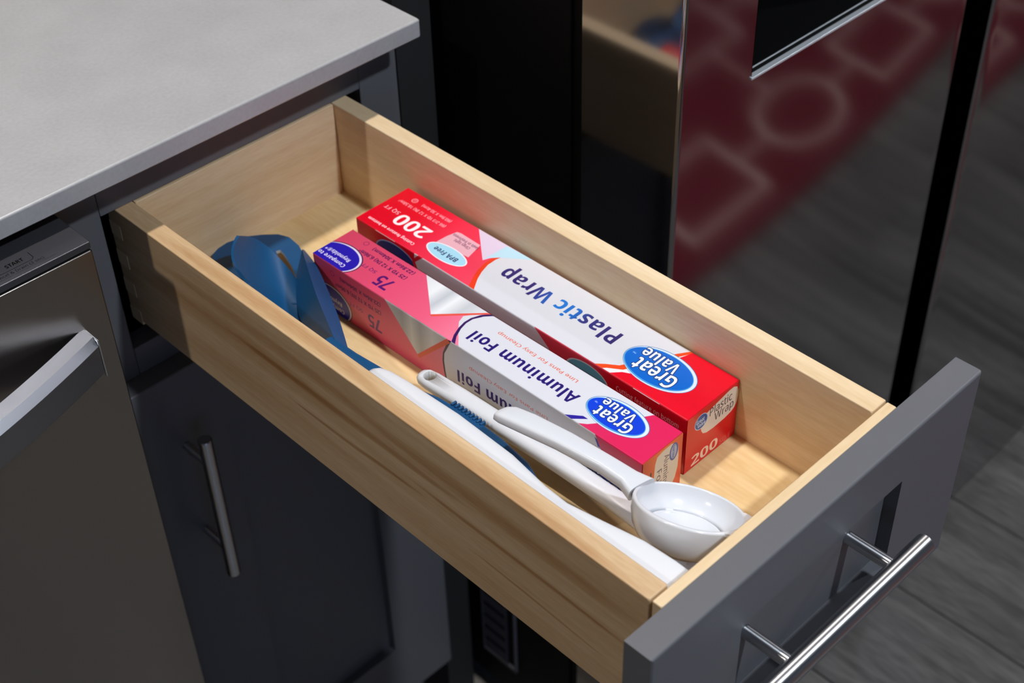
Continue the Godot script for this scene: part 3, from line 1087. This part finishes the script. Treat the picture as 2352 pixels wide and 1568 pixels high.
func plastic_wrap() -> void:
	var F := V(0.1443, -0.0335, 0.4062)
	var B := V(0.1402, -0.0335, 0.0922)
	var a := (B - F).normalized()
	var b := Vector3(-a.z, 0, a.x)
	var t := thing("plastic_wrap_box", "red and white plastic wrap box lying along the right wall of the drawer", "carton", V(0.168, -0.0818, 0.25))
	var sh := 48.3
	var c := Canvas.new(375.0, 112.0, 5.0, rgb(214, 214, 222))
	var T := Rect2(0, sh, 314.1, 53)
	var S := Rect2(0, 0, 314.1, sh)
	var D := func(p: Array) -> PackedVector2Array:
		var q := pv(p)
		for i in q.size(): q[i].y += sh
		return q
	var U := func(p: Array) -> PackedVector2Array:
		var q := pv(p)
		for i in q.size(): q[i].y = sh - q[i].y
		return q
	var red := rgb(226, 0, 34)
	# unprinted sides
	c.fill([pv([0, sh + 53, 320, sh + 53, 320, 112, 0, 112])], rgb(205, 10, 30))
	# top, back end: red to coral, with the arc
	c.fill([D.call([314.1, 0, 314.1, 53, 179, 53, 190, 51, 197, 48, 201, 42, 202.8, 34, 202.6, 26, 200, 17.4, 196.5, 10, 190, 0])], [[195.0, rgb(238, 70, 96)], [250.0, rgb(238, 45, 75)], [285.0, red]], T)
	c.fill([D.call([190, 0, 196.5, 10, 200, 17.4, 202.6, 26, 202.8, 34, 201, 42, 197, 48, 190, 51.5, 198.5, 48, 203.5, 42, 205.8, 33, 205.5, 25, 203.5, 17, 200, 9, 195, 0])], rgb(232, 62, 30), T)
	c.fill([D.call([239.5, 53, 209.1, 27.2, 205, 37, 181.5, 53])], rgb(222, 204, 228), T)
	c.fill([D.call([209.4, 30, 207.9, 50.6, 181.5, 53, 202, 38])], rgb(186, 222, 240), T)
	c.fill([D.call([249.1, 19.6, 248.5, 30, 246.6, 38.2, 243, 39, 222.8, 38.5, 218.8, 22.6])], rgb(232, 176, 190), T)
	line(c, "Clings tight.", 225.6, 241.6, sh + 31.6, sh + 28.8, rgb(70, 20, 60), false, T)
	line(c, "Seals in freshness", 220.5, 246.5, sh + 35.6, sh + 32.8, rgb(70, 20, 60), false, T)
	c.fill([c.ell(233, sh + 14.8, 19.4, 8.2)], rgb(240, 236, 244), T)
	c.fill([c.ell(233, sh + 14.8, 18.2, 7.2)], rgb(168, 218, 240), T)
	line(c, "BPA Free", 222, 245, sh + 16.4, sh + 12.0, rgb(30, 45, 95), true, T)
	line(c, "200", 259.5, 292.3, sh + 27.0, sh + 14.2, rgb(250, 240, 242), true, T)
	line(c, "SQ FT", 294.4, 309.7, sh + 26.6, sh + 22.8, rgb(248, 225, 230), false, T)
	line(c, "(66 2/3 YD X 12 IN) 18.58m²", 257.8, 307.2, sh + 37.9, sh + 34.8, rgb(250, 225, 230), false, T)
	line(c, "(60.9m X 30.4cm)", 259.0, 289.6, sh + 45.0, sh + 41.9, rgb(250, 225, 230), false, T)
	c.fill([c.ell(298, sh + 43.7, 2.5, 2.5), c.ell(298, sh + 43.7, 2.1, 2.1)], rgb(250, 225, 230), T)
	line(c, "U", 297.1, 298.9, sh + 45.0, sh + 42.4, rgb(250, 225, 230), false, T)
	line(c, "Cutting feature on bottom", 258.6, 307.8, sh + 7.9, sh + 5.0, rgb(250, 235, 238), true, T)
	# top, middle and front
	line(c, "Plastic Wrap", 82.4, 189.5, sh + 34.2, sh + 21.2, [[82.0, rgb(48, 36, 104)], [112.0, rgb(46, 50, 124)], [121.0, rgb(22, 104, 196)], [138.0, rgb(22, 116, 206)], [150.0, rgb(40, 70, 160)], [160.0, rgb(48, 36, 108)]], true, T)
	c.fill([D.call([77.4, 0, 72, 4.5, 64.5, 9.6, 44.5, 44, 38.6, 53, 35.5, 53, 40, 44, 60, 8, 69, 2.2, 71, 0])], rgb(232, 72, 26), T)
	c.fill([D.call([71, 0, 69, 2.2, 60, 8, 41, 44, 36, 53, 34, 53, 36, 44, 55, 8, 62, 2.5, 64.4, 0])], rgb(232, 228, 234), T)
	c.fill([D.call([64.4, 0, 58.9, 6.0, 54, 8.5, 40.2, 43.7, 37.0, 53, 0, 53, 0, 0])], red, T)
	logo(c, 43.6, sh + 24.3, 26.4, 15.8, rgb(0, 100, 204), T, [27.0, 60.0, sh + 25.6, sh + 13.2], [33.8, 62.6, sh + 36.2, sh + 26.2])
	# left side
	c.fill([U.call([314.1, 0, 314.1, sh, 236, sh, 251.5, 8, 250.8, 0])], rgb(218, 6, 32), S)
	c.fill([c.ell(271.5, sh - 15.5, 22.5, 12.6)], rgb(150, 178, 220), S)
	c.fill([c.ell(271.5, sh - 15.5, 21.3, 11.4)], rgb(14, 54, 130), S)
	c.fill([U.call([246.5, 0, 242.0, 0, 250.5, 8, 236, sh, 240, sh, 254, 8])], rgb(214, 30, 50), S)
	c.fill([U.call([132, 0, 118.5, 11.5, 100, sh, 0, sh, 0, 0])], [[60.0, rgb(214, 6, 32)], [80.0, rgb(224, 64, 84)]], S)
	c.fill([c.ell(83.8, sh - 14.2, 18.6, 10.2)], rgb(214, 234, 240), S)
	c.fill([c.ell(83.8, sh - 14.2, 17.4, 9.2)], rgb(96, 184, 208), S)
	line(c, "Cutting feature on bottom", 58.3, 6.4, sh - 11.6, sh - 7.4, rgb(246, 220, 224), false, S)
	c.fill([U.call([44.3, 0.5, 22.3, 0.5, 22.3, 1.1, 44.3, 1.1])], rgb(250, 240, 240), S)
	c.fill([U.call([293, 0.5, 271.5, 0.5, 271.5, 1.0, 293, 1.0])], rgb(250, 240, 240), S)
	# front end
	var o := 314.03 + 6.0
	var E := Rect2(o, 0, 53, sh)
	var R := func(p: Array) -> PackedVector2Array:
		var q := pv(p)
		for i in q.size(): q[i].x += o
		return q
	c.fill([R.call([0, 0, 53, 0, 53, sh, 0, sh])], rgb(214, 8, 26), E)
	c.fill([R.call([19.5, 7.0, 26, 5.4, 34, 4.0, 42, 2.4, 47, 2.4, 50.5, 4.5, 52.2, 8.5, 52.4, 13, 51.6, 18, 49.6, 21.6, 46, 23.6, 39.6, 25.0, 28, 25.6, 21, 25.0, 17, 23.0, 15.0, 19.5, 14.4, 15, 15.4, 10.5, 17.0, 8.4])], rgb(226, 216, 206), E)
	c.fill([c.ell(o + 14.4, 10.8, 6.6, 6.4)], rgb(200, 215, 235), E)
	c.fill([c.ell(o + 14.4, 10.8, 6.0, 5.8)], rgb(16, 80, 160), E)
	line(c, "Great", o + 9.6, o + 17.6, 11.2, 7.8, rgb(230, 235, 245), true, E)
	line(c, "Value", o + 11.0, o + 18.8, 14.8, 11.8, rgb(230, 235, 245), true, E)
	line(c, "Plastic", o + 23.0, o + 45.6, 12.4, 5.6, rgb(52, 50, 70), false, E)
	line(c, "Wrap", o + 28.2, o + 47.8, 19.8, 13.2, rgb(52, 50, 70), false, E)
	line(c, "200", o + 6.6, o + 34.0, 46.2, 37.6, rgb(240, 210, 190), true, E)
	line(c, "SQ FT", o + 36.0, o + 51.0, 46.6, 42.4, rgb(226, 110, 100), false, E)
	carton(F, a, b, 0.31403, 0.0523, 0.0481, 375.0, 112.0, c.texture(), t)

func foil() -> void:
	var F := V(0.0988, -0.0365, 0.4098)
	var B := V(0.0934, -0.0365, 0.0993)
	var a := (B - F).normalized()
	var b := Vector3(-a.z, 0, a.x)
	var t := thing("aluminum_foil_box", "pink and white aluminum foil box lying between the plastic wrap box and the utensils", "carton", V(0.115, -0.0818, 0.25))
	var sh := 45.2
	var c := Canvas.new(360.0, 96.0, 5.0, rgb(213, 214, 223))
	c.fill([pv([0, sh + 38.5, 316, sh + 38.5, 316, 96, 0, 96])], rgb(190, 40, 80))
	# both long faces carry the same print; the side one is shifted
	for side in 2:
		var T := Rect2(0, sh, 310.6, 38.5) if side == 0 else Rect2(0, 0, 310.6, sh)
		var yo := sh if side == 0 else 3.6
		var pts := func(p: Array) -> PackedVector2Array:
			var q := pv(p)
			for i in q.size():
				q[i].y = q[i].y + sh if side == 0 else sh - q[i].y
			return q
		var back := [310.6, -1, 310.6, 46, 150, 46, 168, 38, 175, 31, 180, 24, 178, 18, 172.2, 11.6, 165, 5, 159, -1] if side == 0 else [310.6, -1, 310.6, 46, 174, 46, 176, 30, 177, 22, 176, 15, 173, 8, 169, -1]
		c.fill([pts.call(back)], [[165.0, rgb(240, 128, 156)], [200.0, rgb(232, 92, 126)], [250.0, rgb(222, 74, 112)], [310.0, rgb(206, 66, 96)]], T)
		if side == 0:
			c.fill([pts.call([166, -1, 170.5, 6, 173.5, 13.2, 175, 20, 174.7, 26, 172, 33, 167, 39, 164, 39, 169.5, 33, 173, 26, 173.2, 20, 171.6, 13.6, 168, 6, 162.5, -1])], rgb(52, 22, 88), T)
			c.fill([pts.call([198, 9.8, 169.5, 38.5, 167, 38.5, 196, 8.8])], rgb(226, 84, 70), T)
			c.fill([pts.call([233, 39, 197.7, 10.3, 169.5, 38.5])], [[170.0, rgb(222, 224, 230)], [185.0, rgb(196, 199, 206)], [196.0, rgb(234, 236, 240)], [204.0, rgb(190, 194, 202)], [214.0, rgb(232, 234, 238)], [232.0, rgb(214, 216, 222)]], T)
		else:
			c.fill([pts.call([169, -1, 173, 8, 176, 15, 177, 22, 176.4, 30, 174, 46, 172.5, 46, 174.8, 30, 175.4, 22, 174.6, 15, 171, 8, 166.5, -1])], rgb(40, 18, 72), T)
			c.fill([pts.call([171, 0, 203, 33, 201, 35, 168, 2])], rgb(226, 84, 60), T)
			c.fill([pts.call([234, -0.5, 203, 32.5, 171, -0.5])], [[172.0, rgb(196, 200, 206)], [186.0, rgb(222, 224, 228)], [198.0, rgb(176, 182, 190)], [207.0, rgb(214, 218, 222)], [216.0, rgb(170, 176, 184)], [233.0, rgb(200, 204, 210)]], T)
		# comparison badge
		var cy := sh + 9.0 if side == 0 else sh - 36.0
		c.fill([c.ell(294, cy, 21.5, 15.6)], rgb(60, 20, 70), T)
		c.fill([c.ell(294, cy, 20.6, 14.8)], rgb(226, 214, 232), T)
		c.fill([c.ell(295, cy - 0.6, 20.0, 14.0)], rgb(36, 20, 170), T)
		line(c, "Compare to", 281.7, 309.8, cy - 2.4, cy - 6.0, rgb(232, 226, 242), true, T)
		line(c, "Reynolds®*", 283.6, 308.9, cy + 4.0, cy + 0.4, rgb(232, 226, 242), true, T)
		var purple := rgb(84, 16, 104)
		line(c, "75", 240.2, 254.2, yo + 17.2, yo + 5.6, purple, true, T)
		line(c, "SQ FT", 259.8, 274.2, yo + 17.0, yo + 13.9, purple, false, T)
		line(c, "(25 YD X 12 IN) 6.96m²", 239.0, 288.4, yo + 26.8, yo + 23.2, rgb(70, 12, 78), true, T)
		line(c, "(22.86m X 304mm)", 238.8, 282.0, yo + 34.2, yo + 30.8, rgb(70, 12, 78), true, T)
		c.fill([c.ell(290.4, yo + 33.4, 2.3, 2.3), c.ell(290.4, yo + 33.4, 1.8, 1.8)], rgb(140, 30, 90), T)
		line(c, "Aluminum Foil", 67.6, 162.6, yo + 19.4, yo + 9.6, rgb(36, 20, 108), true, T)
		line(c, "Line Pans For Easy Cleanup", 78.8, 150.4, yo + 29.3, yo + 26.4, rgb(226, 78, 52), false, T)
		# front end of the face
		c.fill([pts.call([65.5, -1, 54.5, 7, 50.5, 7, 59.5, -1])] if side == 0 else [pts.call([38.6, 2.6, 36.6, 3.4, 33.6, 9, 35.8, 9])], rgb(40, 26, 150), T)
		c.fill([pts.call([54, -1, 47.6, 3.4, 34, 20, 22, 39, -1, 39, -1, -1] if side == 0 else [39, -1, 34, 8, 26, 28, 20, 47, -1, 47, -1, -1])], [[20.0, rgb(218, 30, 88)], [55.0, rgb(214, 40, 96)]], T)
		if side == 0:
			logo(c, 38.8, yo + 20.6, 22.4, 11.8, rgb(6, 62, 214), T, [24.2, 53.4, yo + 21.6, yo + 12.0], [28.6, 54.6, yo + 30.0, yo + 22.6])
		else:
			logo(c, 32.0, 10.5, 23.0, 12.0, rgb(6, 48, 170), T, [17.0, 47.0, 11.5, 2.0], [22.0, 48.0, 20.0, 12.8])
	# front end
	var o := 310.55 + 6.0
	var E := Rect2(o, 0, 38.5, sh)
	var R := func(p: Array) -> PackedVector2Array:
		var q := pv(p)
		for i in q.size(): q[i].x += o
		return q
	c.fill([R.call([0, 0, 38.5, 0, 38.5, sh, 0, sh])], [[o, rgb(196, 60, 40)], [o + 14, rgb(232, 104, 52)], [o + 24, rgb(232, 104, 52)], [o + 38.5, rgb(220, 70, 40)]], E)
	c.fill([R.call([13.9, 4.0, 19, 2.4, 27.5, 2.0, 32, 4.2, 34.6, 9, 35.4, 18, 35.0, 27, 33, 35, 28.5, 42, 21, 44, 15, 43, 12, 37, 11.4, 22, 12.2, 9])], rgb(220, 208, 192), E)
	c.fill([c.ell(o + 30.2, 10.4, 4.2, 7.4)], rgb(52, 84, 160), E)
	c.fill([c.ell(o + 30.2, 10.4, 2.9, 6.0)], rgb(170, 176, 196), E)
	text(c, "Great Value", Vector2(o + 28.9, 5.2), Vector2(0, 10.6), Vector2(2.2, 0), rgb(52, 84, 160), true, E)
	text(c, "Aluminum", Vector2(o + 21.0, 7.8), Vector2(0, 33.0), Vector2(4.6, 0), rgb(64, 54, 80), false, E)
	text(c, "Foil", Vector2(o + 14.4, 17.0), Vector2(0, 14.0), Vector2(4.6, 0), rgb(64, 54, 80), false, E)
	c.fill([R.call([7.6, 13.5, 9.0, 13.5, 9.0, 20.5, 7.6, 20.5])], rgb(60, 24, 50), E)
	carton(F, a, b, 0.31055, 0.0385, 0.0452, 360.0, 96.0, c.texture(), t)

func bez(a: Vector3, b: Vector3, c: Vector3, d: Vector3, t: float) -> Vector3:
	return a.bezier_interpolate(b, c, d, t)

func turner() -> void:
	var t := thing("slotted_turner", "blue nylon slotted turner lying flat at the back of the drawer", "turner", V(0.08, -0.0818, 0.18))
	# flat head with slots
	var head := CSGPolygon3D.new()
	head.polygon = pv([0.052, -0.034, 0.060, -0.0145, 0.069, -0.0105, 0.078, -0.0095, 0.0914, -0.0129, 0.1023, -0.0204, 0.1115, -0.0292, 0.1150, -0.0383, 0.1135, -0.0519, 0.1075, -0.0683, 0.100, -0.084, 0.090, -0.100, 0.080, -0.108, 0.068, -0.106, 0.056, -0.092, 0.050, -0.062])
	head.depth = 0.0026
	head.name = "head"
	head.material = M.blue_nylon
	t.add_child(head, true)
	for s in [[0.0971, -0.0451, 0.1003, -0.0462, 0.099, -0.0526, 0.0944, -0.0671, 0.0875, -0.0826, 0.0845, -0.0839, 0.0892, -0.067, 0.0942, -0.0515], [0.0645, -0.0330, 0.0690, -0.0338, 0.0640, -0.060, 0.0600, -0.070, 0.0575, -0.068, 0.0600, -0.052]]:
		var cut := CSGPolygon3D.new()
		cut.polygon = pv(s)
		cut.depth = 0.02
		cut.operation = CSGShape3D.OPERATION_SUBTRACTION
		cut.name = "slot"
		head.add_child(cut, true)
		cut.position = Vector3(0, 0, 0.005)
	head.rotation_degrees = Vector3(-90, 0, 0)
	head.position = V(0, -0.0655, 0) - t.position
	var g := Geo.new()
	var S := []
	for k in [[0.0680, -0.0672, 0.096, 0.008, 0.0014], [0.0560, -0.0715, 0.13, 0.006, 0.0024], [0.0480, -0.0700, 0.165, 0.0055, 0.0034], [0.0480, -0.0630, 0.205, 0.0060, 0.0038], [0.0495, -0.0580, 0.230, 0.0080, 0.0032], [0.0510, -0.0576, 0.244, 0.0125, 0.0028], [0.0530, -0.0576, 0.262, 0.0148, 0.0028], [0.0545, -0.0576, 0.29, 0.0158, 0.0028], [0.0540, -0.0576, 0.318, 0.0155, 0.0028], [0.0525, -0.0576, 0.345, 0.0135, 0.0027], [0.0510, -0.0576, 0.362, 0.0080, 0.0024]]:
		S.append([V(k[0], k[1], k[2]), Vector3.RIGHT, Vector3.UP, k[3], k[4], 2.6])
	g.loft(S, 28)
	obj("handle", g, M.blue_nylon, t)
	var b := Geo.new()
	for k in 9:
		var z := 0.2715 + k * 0.0034
		b.cbox(V(0.0675, -0.0584, z), V(0.0722, -0.0550, z + 0.0018), 0.0005)
	obj("grip_ridge", b, M.blue_nylon, t)

func chopper() -> void:
	var t := thing("meat_chopper", "blue nylon chopper with curved blades and a white handle along the left drawer side", "kitchen utensil", V(0.045, -0.0818, 0.26))
	# curved leaf: top edge, left edge and lower edge, filled in between
	var top := [V(0.061, -0.026, 0.0561), V(0.0759, -0.04, 0.0475), V(0.0842, -0.05, 0.05), V(0.0866, -0.056, 0.0641), V(0.084, -0.058, 0.0825), V(0.0783, -0.06, 0.0987)]
	var bot := [V(0.0434, -0.042, 0.0878), V(0.046, -0.050, 0.093), V(0.0486, -0.056, 0.0984), V(0.050, -0.061, 0.107), V(0.0514, -0.064, 0.1135), V(0.0538, -0.065, 0.1299)]
	var P := []
	for i in 15:
		var row := PackedVector3Array()
		for j in 13:
			var v := j / 12.0
			var u := i / 14.0 * 5.0
			var k := mini(int(u), 4)
			var f := u - k
			var q: Vector3 = cub(top, k, f).lerp(cub(bot, k, f), v)
			var edge := 1.0 - i / 14.0
			q += Vector3(-0.0075, 0.004, -0.001) * (4.0 * v * (1.0 - v)) * pow(edge, 2.0)
			q.y -= 0.006 * 4.0 * v * (1.0 - v) * (1.0 - edge)
			row.append(q)
		P.append(row)
	var g := Geo.new()
	g.sheet(P, 0.0022)
	obj("blade", g, M.blue_nylon, t)
	# wedge-shaped blade with a ridge
	var ridge := [V(0.0888, -0.034, 0.0932), V(0.0751, -0.032, 0.1178), V(0.0595, -0.03, 0.1473), V(0.0472, -0.029, 0.1731), V(0.0338, -0.027, 0.2012)]
	var outer := [V(0.0938, -0.04, 0.0884), V(0.0922, -0.046, 0.1038), V(0.0785, -0.046, 0.135), V(0.0616, -0.042, 0.1677), V(0.0379, -0.03, 0.2074)]
	var inner := [V(0.0955, -0.052, 0.0794), V(0.0831, -0.06, 0.089), V(0.0617, -0.062, 0.1173), V(0.0484, -0.056, 0.148), V(0.0323, -0.034, 0.1987)]
	var a := []
	var b := []
	var c := []
	for i in 25:
		var u := i / 24.0 * 4.0
		var k := mini(int(u), 3)
		a.append(cub(ridge, k, u - k))
		b.append(cub(outer, k, u - k))
		c.append(cub(inner, k, u - k))
	var w := Geo.new()
	for pair in [[a, b], [b, c], [c, a]]:
		var rows := []
		for i in 25:
			rows.append(PackedVector3Array([pair[0][i], pair[1][i]]))
		w.grid(rows, false, 1.0)
	for i in [0, 24]:
		var nn: Vector3 = (b[i] - a[i]).cross(c[i] - a[i]).normalized()
		if nn.dot(a[i] - a[12]) < 0: nn = -nn
		w.tri(a[i], b[i], c[i], nn, nn, nn)
	obj("blade", w, M.blue_nylon, t)
	var n := Geo.new()
	var S := []
	for k in [[0.0335, -0.031, 0.190, 0.006, 0.004], [0.0340, -0.030, 0.215, 0.0055, 0.0035], [0.0340, -0.0275, 0.240, 0.0060, 0.0035], [0.0330, -0.0255, 0.262, 0.006, 0.0035]]:
		S.append([V(k[0], k[1], k[2]), Vector3.RIGHT, Vector3.UP, k[3], k[4], 2.4])
	n.loft(S, 20)
	obj("neck", n, M.blue_nylon, t)
	var h := Geo.new()
	S = []
	for k in [[0.0300, 0.2385, 0.0015, 0.0010], [0.0300, 0.2392, 0.0048, 0.0030], [0.0296, 0.2425, 0.0080, 0.0046], [0.0292, 0.250, 0.0105, 0.0056], [0.0290, 0.265, 0.0120, 0.0064], [0.0297, 0.31, 0.0132, 0.0072], [0.0292, 0.358, 0.0124, 0.0072], [0.0270, 0.390, 0.0102, 0.0066], [0.0268, 0.408, 0.0098, 0.0064], [0.0290, 0.432, 0.0122, 0.0066], [0.0316, 0.458, 0.0150, 0.0066], [0.0324, 0.480, 0.0156, 0.0064], [0.0324, 0.497, 0.0154, 0.0060], [0.0324, 0.4995, 0.0146, 0.0052], [0.0324, 0.5005, 0.0120, 0.0034]]:
		S.append([V(k[0], -0.0250 + (k[1] - 0.24) * -0.012, k[1]), Vector3.RIGHT, Vector3.UP, k[2], k[3], 2.5])
	h.loft(S, 40)
	obj("handle", h, M.white_plastic, t, "long white plastic handle")

func cub(p: Array, k: int, f: float) -> Vector3:
	var a: Vector3 = p[maxi(k - 1, 0)]
	var b: Vector3 = p[k]
	var c: Vector3 = p[k + 1]
	var d: Vector3 = p[mini(k + 2, p.size() - 1)]
	return b.cubic_interpolate(c, a, d, f)

func spoon() -> void:
	var t := thing("white_spoon", "white plastic spoon with a hanging hole, lying under the egg separator", "spoon", V(0.081, -0.0818, 0.34))
	var S := []
	for k in [[0.0787, 0.2290, 0.0022, 0.0020], [0.0789, 0.2300, 0.0046, 0.0034], [0.0793, 0.2330, 0.0066, 0.0044], [0.0798, 0.240, 0.0074, 0.0048], [0.0815, 0.264, 0.0074, 0.0056], [0.0836, 0.302, 0.0072, 0.0058], [0.0862, 0.352, 0.0070, 0.0058], [0.0873, 0.397, 0.0070, 0.0052], [0.0876, 0.427, 0.0090, 0.0036], [0.0878, 0.436, 0.0100, 0.0026]]:
		S.append([V(k[0], -0.0635 - (k[1] - 0.23) * 0.022, k[1]), Vector3.RIGHT, Vector3.UP, k[2], k[3], 2.5])
	var g := Geo.new()
	g.loft(S, 32)
	var body := CSGMesh3D.new()
	body.name = "handle"
	body.mesh = g.mesh(Vector3.ZERO)
	body.material = M.white_plastic
	t.add_child(body, true)
	body.position = -t.position
	var cut := CSGCylinder3D.new()
	cut.name = "hole"
	cut.radius = 0.0046
	cut.height = 0.03
	cut.sides = 32
	cut.operation = CSGShape3D.OPERATION_SUBTRACTION
	body.add_child(cut, true)
	cut.position = V(0.0796, -0.0635, 0.2384)
	var b := Geo.new()
	b.lathe(V(0.0870, -0.0650, 0.4580), Vector3.UP, Vector3.RIGHT, [[0.0265, 0.0], [0.0275, -0.001], [0.0245, -0.008], [0.016, -0.0135], [0.0004, -0.0158], [0.0004, -0.0138], [0.015, -0.0115], [0.0228, -0.0065], [0.0255, -0.0005]], 48)
	obj("bowl", b, M.white_plastic, t)

func egg_separator() -> void:
	var t := thing("egg_separator", "white plastic egg separator with a slotted cup and flat handle near the drawer front", "egg separator", V(0.085, -0.0818, 0.42))
	var e1 := Vector3(0.30, -0.02, 0.954).normalized()
	var tilt := deg_to_rad(26.5)
	var side := Vector3(0.954, 0, -0.30)
	var n := (Vector3.UP * cos(tilt) + side * sin(tilt))
	n = (n - e1 * n.dot(e1)).normalized()
	var s := n.cross(e1).normalized()
	var c := V(0.0885, -0.0305, 0.4560)
	var g := Geo.new()
	g.lathe(c, n, e1, [[0.0322, 0.0], [0.0338, -0.0004], [0.0342, -0.0018], [0.0336, -0.0085], [0.0312, -0.0160], [0.0275, -0.0215], [0.0252, -0.0236], [0.0243, -0.0228], [0.0243, -0.0142], [0.0256, -0.0132], [0.0292, -0.0098], [0.0312, -0.0050], [0.0316, -0.0012]], 72)
	# pouring lip opposite the handle
	var lip := []
	for i in 9:
		var row := PackedVector3Array()
		for j in 9:
			var a := lerpf(-0.62, 0.62, j / 8.0)
			var r := lerpf(0.0325, 0.0325 + 0.0085 * sqrt(maxf(0.0, 1.0 - pow(a / 0.64, 2.0))), i / 8.0)
			row.append(c + (e1 * cos(a) + s * sin(a)) * r + n * (-0.0012))
		lip.append(row)
	g.sheet(lip, 0.0020)
	for a in [0.2, 2.3, 4.4]:   # bridges that carry the inner cup
		var d := e1 * cos(a) + s * sin(a)
		var S := []
		for r in [0.0195, 0.0255]:
			S.append([c + d * r + n * (-0.0150), n.cross(d), n, 0.0028, 0.0012, 4.0])
		g.loft(S, 12)
	obj("bowl", g, M.white_glossy, t)
	var y := Geo.new()
	y.lathe(c, n, e1, [[0.0208, -0.0132], [0.0220, -0.0136], [0.0225, -0.0146], [0.0222, -0.0225], [0.0185, -0.0270], [0.010, -0.0300], [0.0004, -0.0306], [0.0004, -0.0186], [0.0095, -0.0180], [0.0165, -0.0162], [0.0200, -0.0138]], 64)
	obj("yolk_cup", y, M.white_glossy, t)
	var h := Geo.new()
	var S := []
	for k in [[0.0652, -0.0290, 0.3215, 0.0050, 0.0022], [0.0656, -0.0288, 0.3225, 0.0072, 0.0034], [0.0668, -0.0284, 0.3270, 0.0088, 0.0042], [0.0695, -0.0282, 0.340, 0.0092, 0.0044], [0.0748, -0.0290, 0.368, 0.0082, 0.0044], [0.0788, -0.0305, 0.398, 0.0072, 0.0044], [0.0806, -0.0325, 0.415, 0.0080, 0.0046], [0.0815, -0.0345, 0.4245, 0.0120, 0.0050]]:
		S.append([V(k[0], k[1], k[2]), (Vector3.RIGHT * cos(0.25) - Vector3.UP * sin(0.25)), (Vector3.UP * cos(0.25) + Vector3.RIGHT * sin(0.25)), k[3], k[4], 3.4])
	h.loft(S, 36)
	obj("handle", h, M.white_glossy, t)
